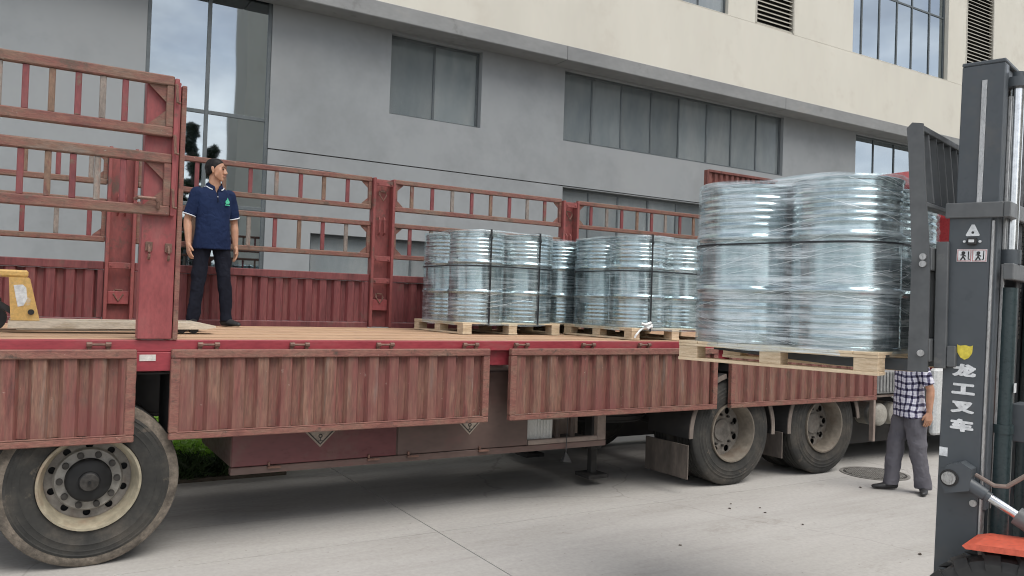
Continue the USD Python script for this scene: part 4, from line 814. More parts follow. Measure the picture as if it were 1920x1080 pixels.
for q, P in enumerate(PAL):
    for i in (0, 1):
        for j in (0, 1):
            wx, wy = to_world(P, DC[i], DC[j]); lab = f'galvanised steel drum {where[q]}, {corner[(i, j)]}'
            if q == 0 and i == 0 and j == 0: lab = 'galvanised steel drum on the lifted pallet beside the fork mast, facing the yard'
            if q == 0 and i == 0 and j == 1: lab = 'galvanised steel drum on the lifted pallet, outer front one facing the yard'
            if q == 0 and i == 1 and j == 0: lab = 'galvanised steel drum on the lifted pallet behind the fork mast'
            if q == 0 and i == 1 and j == 1: lab = 'galvanised steel drum on the lifted pallet hidden towards the cab'
            rz = float(rng.uniform(0, 360))
            if first is None:
                first = thing('steel_drum', lab, 'drum', (wx, wy, P[2] + PH + 0.001), rz, 'wrapped steel drums')
                dm = rev(drum_profile(), 56); dm.fix_normals()
                bd = obj('body', dm, 'galvanised', first, smooth=38)
                obj('bung', cyl((0.19, 0, 0.8725), (0.19, 0, 0.884), 0.03, 14), 'galvanised', first); obj('bung', cyl((-0.19, 0, 0.8725), (-0.19, 0, 0.882), 0.016, 12), 'galvanised', first)
            else: copy_of(first, lab, (wx, wy, P[2] + PH + 0.001), rz)

def wrap_mesh(seed, heavy, slack=0.010, inset=0.0):
    hull = union_all([Point(x, y).buffer(DR + 0.012, 40) for x in DC for y in DC]).convex_hull
    L = hull.exterior.length; n = 220; r = np.random.default_rng(seed)
    pts = np.array([hull.exterior.interpolate(L * k / n).coords[0] for k in range(n)])
    if not hull.exterior.is_ccw: pts = pts[::-1]
    t = np.roll(pts, -1, 0) - np.roll(pts, 1, 0); t /= np.linalg.norm(t, axis=1)[:, None]; nrm = np.stack([t[:, 1], -t[:, 0]], 1)
    d = np.min([np.linalg.norm(pts - np.array([x, y]), axis=1) for x in DC for y in DC], axis=0) - (DR + 0.012)   # 0 on the drum arcs, larger between drums
    gap = np.clip(d / 0.05, 0, 1)
    zs = np.concatenate([[0.085, 0.10], np.linspace(PH + 0.004, PH + DH + 0.014, 90)])
    V = []
    for z in zs:
        u = z - PH; bulge = 0.010 * math.exp(-((u - 0.302) / 0.016) ** 2) + 0.010 * math.exp(-((u - 0.592) / 0.016) ** 2)
        w = meshkit.fbm(np.stack([pts[:, 0] * 3 + seed, pts[:, 1] * 3, np.full(n, z * 16 + 0) + pts[:, 0] * 2 - pts[:, 1] * 2], 1), 3, seed) - 0.5
        off = bulge * (1 - 0.6 * gap) - gap * slack * (0.4 if heavy else 1.0) * (1 + 0.5 * math.sin(u * 9)) + w * (0.0012 + 0.005 * gap)
        if z < PH: off = off + 0.004
        off = off + inset
        V.append(np.column_stack([pts + nrm * off[:, None], np.full(n, z) + (0.006 * np.sin(np.arange(n) * 0.21 + seed) if z < PH or z > PH + DH else 0)]))
    c = pts.mean(0); inner = c + (pts - c) * 0.86
    V.append(np.column_stack([inner, np.full(n, PH + DH + 0.019)]))
    V = np.vstack(V); F = []
    rows = len(zs) + 1
    for a in range(rows - 1):
        for k in range(n):
            i, j = a * n + k, a * n + (k + 1) % n; F += [(i, j, j + n), (i, j + n, i + n)]
    return trimesh.Trimesh(V, np.array(F), process=False)
def fold_strands(seed, count, r0, heavy):
    hull = union_all([Point(x, y).buffer(DR + 0.0155, 40) for x in DC for y in DC]).convex_hull; L = hull.exterior.length
    r = np.random.default_rng(seed); out = []
    fans = [(r.uniform(0, L), r.uniform(0.1, 0.8), r.choice([-1, 1]) * r.uniform(0.04, 0.26)) for _ in range(9)]
    for k in range(count):
        s0, z0, sl = fans[k % len(fans)]
        s0 = s0 + r.uniform(-0.5, 0.5); z0 = np.clip(z0 + r.normal(0, 0.14), 0.03, 0.88); sl = sl + r.normal(0, 0.035); ln = r.uniform(0.25, 1.3)
        P = []
        for q in np.linspace(0, 1, 18):
            z = z0 + sl * ln * (q - 0.5)
            if not 0.01 < z < 0.895: continue
            p = hull.exterior.interpolate((s0 + q * ln) % L); d = min(math.hypot(p.x - x, p.y - y) for x in DC for y in DC) - (DR + 0.0155); g = min(max(d / 0.05, 0), 1)
            c = np.array([p.x - S / 2, p.y - S / 2]); c /= np.linalg.norm(c)
            w = -g * 0.008 * (0.4 if heavy else 1)
            P.append((p.x + c[0] * w, p.y + c[1] * w, PH + z + 0.003 * math.sin(q * 9 + k)))
        if len(P) > 4: out.append(tube(P, r0 * r.uniform(0.6, 1.3), 5))
    return trimesh.util.concatenate(out)
labs = ['heavy clear stretch film around the drums lifted by the forklift', 'clear stretch film around the farther drums on the trailer deck', 'clear stretch film with a twisted tail around the deck drums closest to the load', 'clear stretch film around the drums tucked behind on the deck']
for q, P in enumerate(PAL):
    w = thing('stretch_film', labs[q], 'plastic film', P[:3], P[3], 'stretch films around drums')
    obj('sheet', wrap_mesh(5 + q, q == 0), 'film_heavy' if q == 0 else 'film', w, smooth=True)
    obj('inner_sheet', wrap_mesh(25 + q, q == 0, 0.016, -0.004), 'film_heavy_inner' if q == 0 else 'film_inner', w, smooth=True)
    tag(obj('film_folds', fold_strands(60 + q, 60 if q == 0 else 25, 0.0009, q == 0), 'film_fold', w), kind='stuff')
    if q == 2:
        r = np.random.default_rng(9); m = MB()
        for k in range(3):
            a = np.array([0.16 + r.normal(0, .03), -0.02, 0.13 + r.normal(0, .02)]); m.add(tube([a, a + [0.03, -0.02, -0.01 + r.normal(0, .008)], a + [0.07 + r.normal(0, .01), -0.025, r.normal(0, .012)]], 0.014, 6))
        m.add(tube([(0.15, -0.02, 0.13), (0.07, -0.03, 0.09), (0.02, -0.035, 0.045), (0.01, -0.03, 0.02)], 0.010, 7))
        obj('tail', m, 'film_tail', w)
# black straps
def loop_strap(x):
    y0, y1, z0, z1 = -0.012, S + 0.012, 0.08, PH + DH + 0.024; t = 0.002; w = 0.010
    o = sbox(y0, z0, y1, z1); i = sbox(y0 + t, z0 + t, y1 - t, z1 - t)
    m = ext(o.difference(i), 2 * w); R = np.eye(4); R[:3, :3] = np.array([[0, 0, 1], [1, 0, 0], [0, 1, 0]]); m.apply_transform(R); m.apply_translation([x - w, 0, 0]); return m
def ring_strap(z, w=0.009):
    hull = union_all([Point(x, y).buffer(DR + 0.006, 30) for x in DC for y in DC]).convex_hull
    m = ext(hull.buffer(0.014).difference(hull.buffer(0.010)), w); m.apply_translation([0, 0, z]); return m
for q, xs_, labs in ((1, (0.277, 0.846), ('closest to the trailer tail', 'closest to the other drums')), (2, (0.22, 0.86), ('closest to the trailer tail', 'closest to the lifted load'))):
    for x, lb in zip(xs_, labs):
        s = thing('black_strap', f'upright black strap around the {"farther" if q == 1 else "nearer"} deck drums, {lb}', 'strap', PAL[q][:3], PAL[q][3], 'black straps round the drums')
        obj('band', loop_strap(x), 'strap_black', s); obj('buckle', cbox(x - 0.016, x + 0.016, -0.018, -0.0125, 0.93, 0.96), 'strap_black', s)
for q, lb in enumerate(('lifted drums', 'farther deck drums', 'deck drums closest to the lifted load')):
    s = thing('black_strap', f'level black strap below the upper hoops of the {lb}', 'strap', PAL[q][:3], PAL[q][3], 'black straps round the drums')
    obj('band', ring_strap(PH + 0.548, 0.011 if q else 0.009), 'strap_black', s)

# ------------------------------------------------------------------ forklift
FK = thing('forklift', 'dark grey forklift with orange fender raising the wrapped drums', 'forklift', (FORK_AT[0], FORK_AT[1], 0), FORK_RZ)
TILT = math.radians(1.2)
def tilt(m):
    if isinstance(m, MB): m = m.mesh()
    m = m.copy(); m.apply_transform(trimesh.transformations.rotation_matrix(TILT, [1, 0, 0], [0, -0.3, 1.66])); return m
A0, A1 = 0.17, 0.96
for a, s in ((A0, 1), (A1, -1)):
    lo, hi = (a, a + 0.012) if s > 0 else (a - 0.012, a)
    fl_ = (a + 0.013, a + 0.075) if s > 0 else (a - 0.075, a - 0.013)
    mc = obj('outer_mast', tilt(MB().box(lo, hi, -0.42, -0.242, 0.12, 2.34).box(*fl_, -0.42, -0.402, 0.12, 2.34).box(*fl_, -0.260, -0.242, 0.12, 2.34)), 'mast_grey', FK)
    obj('worn_edge', tilt(cbox(*((a - 0.001, a + 0.06) if s > 0 else (a - 0.06, a + 0.001)), -0.4335, -0.4215, 0.5, 2.26, 0.003)), 'bare_steel', mc)
    ii = (a + 0.020, a + 0.034) if s > 0 else (a - 0.034, a - 0.020)
    ff = (a + 0.035, a + 0.095) if s > 0 else (a - 0.095, a - 0.035)
    im = obj('inner_mast', tilt(MB().box(*ii, -0.445, -0.262, 0.9, 3.005).box(*ff, -0.445, -0.428, 0.9, 3.005).box(*ff, -0.279, -0.262, 0.9, 3.005)), 'mast_grey', FK)
    if s > 0:
        obj('worn_strip', tilt(cbox(a + 0.0165, a + 0.0195, -0.372, -0.350, 2.30, 2.93, 0.001)), 'bare_steel', im)
        obj('rail_edge', tilt(cbox(a + 0.100, a + 0.112, -0.46, -0.445, 0.9, 2.86, 0.003)), 'bare_steel', im)
# cross members, collar
obj('top_plate', tilt(MB().box(A0 + 0.02, A1 - 0.02, -0.447, -0.26, 3.006, 3.024).box(A0 + 0.10, A1 - 0.10, -0.43, -0.405, 2.92, 3.005)), 'mast_grey', FK)
obj('mast_collar', tilt(MB().box(A0 - 0.016, A0 - 0.001, -0.47, -0.225, 2.272, 2.345).box(A0 - 0.016, A1 + 0.016, -0.50, -0.471, 2.272, 2.345).box(A1 + 0.001, A1 + 0.016, -0.47, -0.225, 2.272, 2.345)), 'carriage_grey', FK)
obj('cross_member', tilt(MB().box(A0 + 0.02, A1 - 0.02, -0.515, -0.472, 1.985, 2.06)), 'carriage_grey', FK)
obj('cross_member', tilt(MB().box(A0 + 0.02, A1 - 0.02, -0.47, -0.435, 0.35, 0.62)), 'mast_grey', FK)
for a in (0.305, 0.825):
    lc = obj('lift_cylinder', tilt(MB().add(cyl((a, -0.475, 0.2), (a, -0.475, 1.30), 0.043, 24), cyl((a, -0.475, 1.302), (a, -0.475, 1.95), 0.038, 24), cyl((a, -0.475, 1.26), (a, -0.475, 1.3015), 0.046, 24))), 'cylinder_green', FK, smooth=35)
    obj('rod', tilt(cyl((a, -0.475, 2.062), (a, -0.475, 2.94), 0.029, 24)), 'chrome', lc, smooth=35)
    obj('rod_gland', tilt(cyl((a, -0.475, 2.061), (a, -0.475, 2.13), 0.045, 20)), 'mast_grey', lc, smooth=35)
    obj('rod_head', tilt(MB().add(cyl((a, -0.475, 2.90), (a, -0.475, 2.945), 0.058, 20), cyl((a, -0.475, 2.945), (a, -0.475, 2.975), 0.026, 16))), 'mast_grey', lc, smooth=35)
for a in (0.40, 0.74):
    ch = obj('lift_chain', tilt(MB().add(*[x for k in range(52) for x in (pbox(a - 0.013 + (k % 2) * 0.004, a + 0.013 - (k % 2) * 0.004, -0.436, -0.420, 1.7 + k * 0.024, 1.718 + k * 0.024),)])), 'nut_dark', FK)
    for k in range(26): ch and None
obj('inner_panel', tilt(MB().box(0.52, 0.60, -0.46, -0.40, 0.4, 2.9)), 'black_part', FK)
for k, a in enumerate((0.375, 0.395, 0.44)):
    obj('hose', tilt(tube([(a, -0.47, 0.5), (a + 0.004, -0.475, 1.0), (a, -0.47, 1.5), (a, -0.47, 1.94)], 0.009, 8)), 'bare_steel' if k < 2 else 'black_part', FK)
obj('hose_guard', tilt(MB().box(0.355, 0.50, -0.56, -0.50, 1.22, 1.40).box(0.350, 0.362, -0.575, -0.561, 1.18, 1.40)), 'mast_grey', FK)
# tilt cylinder
tbk = obj('tilt_bracket', tilt(trimesh.convex.convex_hull(np.array([(a, b, z) for a in (0.085, 0.168) for b, z in ((-0.275, 1.02), (-0.30, 1.10), (-0.36, 1.125), (-0.405, 1.10), (-0.40, 1.0), (-0.30, 0.97))]))), 'mast_grey', FK)
obj('pin', tilt(MB().add(cyl((0.084, -0.315, 1.045), (0.066, -0.315, 1.045), 0.030, 20), cyl((0.066, -0.315, 1.045), (0.058, -0.315, 1.045), 0.018, 16))), 'bare_steel', tbk, smooth=35)
obj('pin_plate', tilt(cyl((0.0845, -0.315, 1.045), (0.078, -0.315, 1.045), 0.040, 20)), 'black_part', tbk)
obj('bolt', cyl((0.168, -0.385, 0.93), (0.155, -0.385, 0.93), 0.016, 12), 'bare_steel', tbk)
u = np.array([0, -0.128, -0.070]); u /= np.linalg.norm(u); p0 = np.array([0.115, -0.36, 1.035])
tc = obj('tilt_cylinder', cyl(p0 + u * 0.24, p0 + u * 0.62, 0.042, 24), 'carriage_grey', FK, smooth=35)
obj('rod', cyl(p0 + u * 0.10, p0 + u * 0.24, 0.0195, 20), 'chrome', tc, smooth=35)
obj('rod_eye', MB().add(cyl(p0, p0 + u * 0.10, 0.030, 16), cyl(p0 + u * 0.095, p0 + u * 0.12, 0.024, 16)), 'mast_grey', tc, smooth=35)
obj('oil_hose', tube([(0.13, -0.40, 1.07), (0.12, -0.48, 1.035), (0.12, -0.53, 1.04), (0.12, -0.60, 1.10), (0.13, -0.8, 1.2)], 0.010, 8), 'rack_steel', FK)
# carriage, backrest, forks
def lean(m, deg=-3.2, piv=(0, -0.12, 1.6)):
    if isinstance(m, MB): m = m.mesh()
    m = m.copy(); m.apply_transform(trimesh.transformations.rotation_matrix(math.radians(deg), [1, 0, 0], piv)); return m
cg = obj('carriage', MB().box(0.20, 0.93, -0.185, -0.150, 1.69, 2.02).box(0.10, 1.03, -0.20, -0.135, 1.58, 1.69).box(0.10, 1.03, -0.20, -0.135, 2.02, 2.13).box(0.14, 0.165, -0.26, -0.205, 1.55, 2.16).box(0.965, 0.99, -0.26, -0.205, 1.55, 2.16).box(0.14, 0.22, -0.30, -0.262, 1.56, 1.66), 'carriage_grey', FK)
for s in (0.088, 1.032):
    a, b = (s, s + 0.011)
    side = Polygon([(-0.195, 1.53), (-0.105, 1.53), (-0.112, 2.1), (-0.098, 2.35), (-0.085, 2.60), (-0.075, 2.72), (-0.10, 2.745), (-0.150, 2.735), (-0.165, 2.45), (-0.185, 2.2), (-0.195, 2.0)])
    m = ext(side, 0.011); R = np.eye(4); R[:3, :3] = np.array([[0, 0, 1], [1, 0, 0], [0, 1, 0]]); m.apply_transform(R); m.apply_translation([a, 0, 0])
    sp = obj('backrest_side', m, 'carriage_grey', FK)
    for (b_, z) in ((-0.165, 2.05), (-0.165, 2.085), (-0.165, 1.62)):
        obj('bolt', cyl((a - 0.001 if s < 0.5 else b + 0.001, b_, z), (a - 0.012 if s < 0.5 else b + 0.012, b_, z), 0.016, 12), 'bare_steel', sp)
bk = obj('backrest', MB().add(bar((0.10, -0.118, 2.715), (1.03, -0.118, 2.715), 0.06, 0.030), bar((0.10, -0.150, 2.34), (1.03, -0.150, 2.34), 0.05, 0.022)), 'carriage_grey', FK)
for k in range(7):
    a = 0.205 + k * 0.118
    obj('bar', trimesh.util.concatenate([bar((a, -0.150, 2.352), (a, -0.118, 2.699), 0.014, 0.05, up=(0, 1, 0))]), 'carriage_grey', bk)
for a in (0.27, 0.83):
    fk = obj('fork', MB().box(a - 0.055, a + 0.055, -0.132, -0.092, 1.525, 2.14, c=0.008).add(trimesh.convex.convex_hull(np.array([(x, b, z) for x in (a - 0.055, a + 0.055) for b, z in ((-0.132, 1.520), (-0.132, 1.578), (0.95, 1.578), (1.02, 1.572), (1.02, 1.560), (0.3, 1.522))]))), 'mast_grey', FK)
# wheels, fender and body (the body stands outside the picture)
FR, FX = 0.392, -0.60
def lug_tyre():
    prof = [(0.20, 0.0), (0.27, -0.012), (FR - 0.06, -0.010), (FR - 0.02, 0.006), (FR - 0.014, 0.03), (FR - 0.014, 0.21), (FR - 0.02, 0.234), (FR - 0.06, 0.25), (0.20, 0.24), (0.20, 0.0)]
    m = rev([(r, -z) for r, z in prof], 48); out = [m]
    for k in range(18):
        a = 2 * math.pi * k / 18
        for s in (0, 1):
            q = trimesh.convex.convex_hull(np.array([(FR - 0.075 + dx, y_, z_) for dx, y_, z_ in ((0, -0.03, 0.010 if s == 0 else -0.252), (0.075, -0.028, -0.02 if s == 0 else -0.22), (0.08, 0.03, -0.125), (0.08, 0.075, -0.125), (0.075, 0.03, -0.02 if s == 0 else -0.22), (0, 0.03, 0.010 if s == 0 else -0.252), (0.04, -0.03, 0.0125 if s == 0 else -0.2545), (0.04, 0.03, 0.0125 if s == 0 else -0.2545), (0.05, 0.0, -0.125))]))
            q.apply_transform(rotm([0, 0, 1], a + (0 if s == 0 else math.pi / 18))); out.append(q)
    return trimesh.util.concatenate(out)
TO_A = np.eye(4); TO_A[:3, :3] = np.array([[0, 0, -1], [-1, 0, 0], [0, 1, 0]])   # local z (outside) -> -a
for a, s in ((-0.13, 1), (1.26, -1)):
    m = lug_tyre(); m.apply_transform(TO_A)
    if s < 0: m.apply_transform(rotm([0, 0, 1], math.pi))
    m.apply_translation([a, FX, FR]); w = obj('front_wheel', m, 'lug_tyre', FK)
    m = rev([(0, -0.05), (0.10, -0.05), (0.11, -0.09), (0.19, -0.08), (0.205, -0.02), (0.20, -0.12), (0, -0.12)], 32); m.apply_transform(TO_A)
    if s < 0: m.apply_transform(rotm([0, 0, 1], math.pi))
    m.apply_translation([a, FX, FR]); obj('rim', m, 'sticker_pale', w, smooth=35)
    f0, f1 = (a - 0.02, a + 0.24) if s > 0 else (a - 0.24, a + 0.02)
    pr = [(-0.435, 0.790), (-0.42, 0.802), (-0.47, 0.819), (-0.70, 0.838), (-1.02, 0.80), (-1.03, 0.785), (-0.70, 0.812)]
    m = ext(Polygon(pr), f1 - f0); R = np.eye(4); R[:3, :3] = np.array([[0, 0, 1], [1, 0, 0], [0, 1, 0]]); m.apply_transform(R); m.apply_translation([f0, 0, 0]); obj('fender', m, 'fender_orange', FK)
    obj('fender_stay', bar(((f0 + f1) / 2, -0.47, 0.80), ((f0 + f1) / 2 + s * 0.1, -0.50, 0.42), 0.05, 0.02), 'rack_steel', FK)
obj('chassis', MB().box(0.16, 0.97, -2.3, -0.52, 0.22, 0.75, c=0.03), 'fender_orange', FK)
obj('counterweight', MB().box(0.02, 1.11, -2.75, -2.0, 0.25, 1.05, c=0.08), 'mast_grey', FK)
obj('front_plate', MB().box(0.20, 0.93, -0.95, -0.90, 0.75, 1.15), 'mast_grey', FK)
obj('seat', MB().box(0.36, 0.78, -1.85, -1.45, 0.95, 1.1, c=0.03).box(0.36, 0.78, -1.95, -1.85, 1.0, 1.5, c=0.03), 'black_part', FK)
gd = MB()
for a in (0.12, 1.01):
    gd.add(bar((a, -0.95, 1.1), (a, -1.15, 2.15), 0.05, 0.05, up=(0, 1, 0)), bar((a, -2.1, 1.0), (a, -2.0, 2.15), 0.05, 0.05, up=(0, 1, 0)), bar((a, -1.1, 2.17), (a, -2.05, 2.17), 0.05, 0.04))
for k in range(7): gd.add(bar((0.12, -1.2 - k * 0.13, 2.18), (1.01, -1.2 - k * 0.13, 2.18), 0.03, 0.02))
obj('overhead_guard', gd, 'mast_grey', FK)
for a in (0.12, 0.86):
    m = rev([(0, -0.0), (0.24, 0), (0.27, -0.03), (0.27, -0.13), (0.24, -0.16), (0, -0.16)], 32); m.apply_transform(TO_A); m.apply_translation([a, -2.25, 0.27]); obj('rear_wheel', m, 'lug_tyre', FK, smooth=35)
# markings on the mast side
def on_side(poly, b_c, z_c, t=0.0016):
    """polygon in (u, v): u runs to the reader's right (towards -b), v up"""
    m = ext(poly, t); R = np.eye(4); R[:3, :3] = np.array([[0, 0, -1], [-1, 0, 0], [0, 1, 0]]); m.apply_transform(R); m.apply_translation([A0 - 0.0004, b_c, z_c]); return tilt(m)
GLYPHS = [[[[(0,10),(0,14),(14,23),(26,38),(33,57),(36,70),(35,72),(5,72),(2,76),(2,85),(7,89),(38,89),(40,117),(46,118),(56,116),(55,89),(85,89),(85,91),(68,103),(68,108),(74,114),(79,115),(103,96),(102,89),(113,89),(117,87),(117,74),(115,72),(105,72),(109,68),(109,63),(106,58),(89,36),(76,24),(76,20),(78,18),(101,18),(103,22),(103,30),(105,32),(109,32),(118,28),(118,13),(116,8),(112,4),(106,2),(72,2),(64,5),(59,12),(45,4),(42,4),(33,13),(32,17),(20,5),(10,0)],[(76,50),(78,49),(82,53),(93,69),(93,72),(76,72)],[(35,20),(36,19),(47,24),(59,32),(59,72),(53,72),(47,43)]]],[[[(0,3),(0,14),(2,17),(49,18),(49,79),(8,79),(6,83),(7,95),(108,96),(110,94),(110,81),(108,79),(67,79),(67,18),(114,17),(116,15),(116,2),(114,0),(2,0)]]],[[[(0,10),(1,16),(25,24),(47,38),(31,59),(22,77),(18,91),(8,92),(8,107),(100,108),(107,104),(108,100),(99,75),(85,51),(74,38),(95,25),(119,18),(120,13),(112,3),(102,4),(88,9),(67,20),(60,26),(45,15),(27,6),(10,0),(6,1)],[(58,90),(77,71),(86,90),(59,91)],[(35,90),(49,62),(59,50),(62,50),(70,61),(64,60),(44,80),(43,86),(47,91),(36,91)]]],[[[(0,26),(0,37),(3,40),(54,41),(53,50),(15,49),(13,51),(10,59),(10,64),(15,67),(24,84),(3,86),(2,99),(4,102),(33,102),(39,118),(41,120),(46,120),(57,116),(57,111),(54,102),(110,102),(112,100),(112,88),(109,85),(71,84),(71,67),(102,67),(104,65),(103,51),(72,50),(71,40),(112,40),(114,38),(114,25),(112,23),(71,23),(71,2),(68,0),(57,0),(54,2),(54,23),(3,23)],[(44,85),(36,67),(54,67),(54,85)]]]]
def glyph(k, w, hgt):
    gs = union_all([Polygon(r[0], r[1:]) for r in GLYPHS[k]]).buffer(4.0); x0, y0, x1, y1 = gs.bounds
    gs = affinity.translate(gs, -(x0 + x1) / 2, -(y0 + y1) / 2); gs = affinity.scale(gs, w / (x1 - x0), hgt / (y1 - y0), origin=(0, 0)); return gs
ZL = (1.548, 1.459, 1.372, 1.286)
for k, (z, hh) in enumerate(zip(ZL, (0.060, 0.052, 0.056, 0.060))):
    obj('character', on_side(glyph(k, 0.100, hh), -0.335, z), 'white_mark', FK)
shd = Polygon([(-0.034, 0.034), (-0.02, 0.029), (0, 0.034), (0.02, 0.029), (0.034, 0.034), (0.031, -0.004), (0.018, -0.026), (0, -0.036), (-0.018, -0.026), (-0.031, -0.004)])
sd = obj('shield_emblem', on_side(shd, -0.334, 1.634), 'yellow_mark', FK)
tri = Polygon([(-0.030, -0.024), (-0.026, -0.029), (0.026, -0.029), (0.030, -0.024), (0.006, 0.026), (-0.006, 0.026)])
wt = obj('warning_triangle', on_side(tri, -0.345, 2.215), 'white_mark', FK)
obj('triangle_dot', on_side(Point(0.0, -0.012).buffer(0.006), -0.345, 2.215, 0.0024), 'black_mark', wt)
lt = obj('side_lamp', tilt(cbox(A0 - 0.02, A0 - 0.001, -0.365, -0.325, 2.143, 2.178, 0.004)), 'black_mark', FK)
obj('lamp_lens', tilt(cbox(A0 - 0.024, A0 - 0.0205, -0.357, -0.333, 2.155, 2.168, 0.003)), 'white_mark', lt)
for b in (-0.312, -0.378): obj('lamp_screw', tilt(cyl((A0 - 0.001, b, 2.160), (A0 - 0.009, b, 2.160), 0.006, 10)), 'white_mark', lt)
pk = obj('pictogram_label', on_side(sbox(-0.064, -0.030, 0.064, 0.030), -0.345, 2.094), 'white_mark', FK)
obj('label_border', on_side(union_all([sbox(-0.062, -0.028, -0.002, 0.028).difference(sbox(-0.058, -0.024, -0.006, 0.024)), sbox(0.002, -0.028, 0.062, 0.028).difference(sbox(0.006, -0.024, 0.058, 0.024))]), -0.345, 2.094, 0.0021), 'red_mark', pk)
fig = []
for cx, s in ((-0.036, 1), (0.028, -1)):
    fig += [Point(cx, 0.012).buffer(0.008), LineString([(cx, 0.004), (cx - 0.002, -0.008), (cx - 0.010, -0.021)]).buffer(0.003), LineString([(cx, -0.006), (cx + 0.008, -0.020)]).buffer(0.003), LineString([(cx - 0.010, 0.002), (cx, 0.004), (cx + 0.010, -0.003)]).buffer(0.0025)]
fig += [LineString([(-0.014, 0.018), (-0.014, -0.018), (-0.008, -0.018)]).buffer(0.002), LineString([(0.050, 0.020), (0.050, -0.018), (0.044, -0.018)]).buffer(0.002)]
obj('pictogram', on_side(union_all(fig), -0.345, 2.094, 0.0026), 'black_mark', pk)
obj('sticker', on_side(sbox(-0.018, -0.021, 0.018, 0.021), -0.262, 1.150), 'white_mark', FK)
m = trimesh.creation.icosphere(1); 
obj('sticker', tilt(cbox(0.285, 0.325, -0.5205, -0.5175, 1.455, 1.50, 0.001)), 'white_mark', FK)

# ------------------------------------------------------------------ pallet jack on the deck
J = thing('pallet_jack', 'yellow hand pallet jack with worn pale forks standing on the trailer deck', 'pallet jack', (0, 0, DZ))
JY = 6.52
for y in (JY, JY + 0.38):
    top = [(-0.10, 0.030), (1.20, 0.035), (1.275, 0.050), (1.27, 0.064), (1.18, 0.083), (-0.10, 0.083)]
    f = obj('fork', panel_xz(Polygon(top), y, 0.16), 'jack_worn', J)
    obj('fork_lip', MB().box(-0.05, 0.9, y + 0.015, y + 0.03, 0.018, 0.029).box(-0.05, 0.9, y + 0.13, y + 0.145, 0.018, 0.029), 'jack_worn', f)
    obj('roller', cyl((1.03, y + 0.03, 0.036), (1.03, y + 0.13, 0.036), 0.034, 14), 'black_part', f)
    obj('roller', cyl((1.12, y + 0.03, 0.036), (1.12, y + 0.13, 0.036), 0.034, 14), 'black_part', f)
leg = Polygon([(-0.105, 0.385), (0.012, 0.385), (0.022, 0.375), (0.090, 0.085), (-0.085, 0.085)])
for y in (JY + 0.0, JY + 0.47):
    lg = obj('frame_leg', panel_xz(leg, y, 0.05), 'jack_yellow', J)
    if y < JY + 0.1:
        obj('decal', panel_xz(Polygon([(-0.075, 0.33), (-0.02, 0.335), (0.0, 0.315), (0.01, 0.24), (-0.01, 0.19), (-0.045, 0.18), (-0.06, 0.25)]), y - 0.0025, 0.002), 'white_mark', lg)
        obj('bolt', MB().add(cyl((0.035, y - 0.012, 0.145), (0.035, y - 0.0005, 0.145), 0.020, 14)), 'black_part', lg)
obj('frame_top', cbox(-0.30, 0.010, JY - 0.004, JY + 0.524, 0.386, 0.435, 0.012), 'jack_yellow', J)
pm = obj('pump', MB().add(cyl((-0.27, JY + 0.26, 0.12), (-0.27, JY + 0.26, 0.42), 0.06, 18)).box(-0.34, -0.15, JY + 0.16, JY + 0.36, 0.15, 0.25, c=0.02), 'black_part', J)
for y in (JY + 0.16, JY + 0.31):
    w = obj('steering_wheel', cyl((-0.20, y, 0.092), (-0.20, y + 0.05, 0.092), 0.09, 24), 'black_part', J, smooth=35)
    obj('wheel_hub', cyl((-0.20, y - 0.004, 0.092), (-0.20, y + 0.054, 0.092), 0.035, 16), 'bare_steel', w)
obj('linkage', bar((-0.16, JY + 0.06, 0.20), (0.02, JY + 0.06, 0.08), 0.03, 0.04), 'black_part', J)
hd = MB().add(tube([(-0.27, JY + 0.26, 0.43), (-0.36, JY + 0.26, 0.75), (-0.50, JY + 0.26, 1.15)], 0.018, 8)).add(tube([(-0.50, JY + 0.16, 1.15), (-0.50, JY + 0.36, 1.15), (-0.53, JY + 0.38, 1.28), (-0.53, JY + 0.14, 1.28), (-0.50, JY + 0.16, 1.15)], 0.013, 8))
obj('handle', hd, 'black_part', J)

# ------------------------------------------------------------------ people
def loft(sec, n=30):
    """sec: (x, y, z, rx, ry) rings"""
    a = np.linspace(0, 2 * np.pi, n, endpoint=False); V = []
    for x, y, z, rx, ry in sec:
        c, s = np.cos(a), np.sin(a); e = 0.88
        V.append(np.column_stack([x + rx * np.sign(c) * abs(c) ** e, y + ry * np.sign(s) * abs(s) ** e, np.full(n, z)]))
    V = np.vstack(V); F = []
    for i in range(len(sec) - 1):
        for j in range(n):
            p, q = i * n + j, i * n + (j + 1) % n; F += [(p, q, q + n), (p, q + n, p + n)]
    k = len(V); V = np.vstack([V, [sec[0][:3]], [sec[-1][:3]]])
    for j in range(n): F += [(k, (j + 1) % n, j), (k + 1, (len(sec) - 1) * n + j, (len(sec) - 1) * n + (j + 1) % n)]
    m = trimesh.Trimesh(V, F, process=False); m.fix_normals(); return mani(m)
def organic(man, edge, it=8, wr=0.0, wsc=12, seed=0, zst=1.0):
    t = tm(man.refine_to_length(edge)); t.merge_vertices()
    trimesh.smoothing.filter_taubin(t, iterations=it)
    if wr:
        n = t.vertex_normals; v = t.vertices
        t.vertices = v + n * ((meshkit.fbm(v * [wsc, wsc, wsc * zst], 3, seed) - 0.5) * 2 * wr)[:, None]
    return t
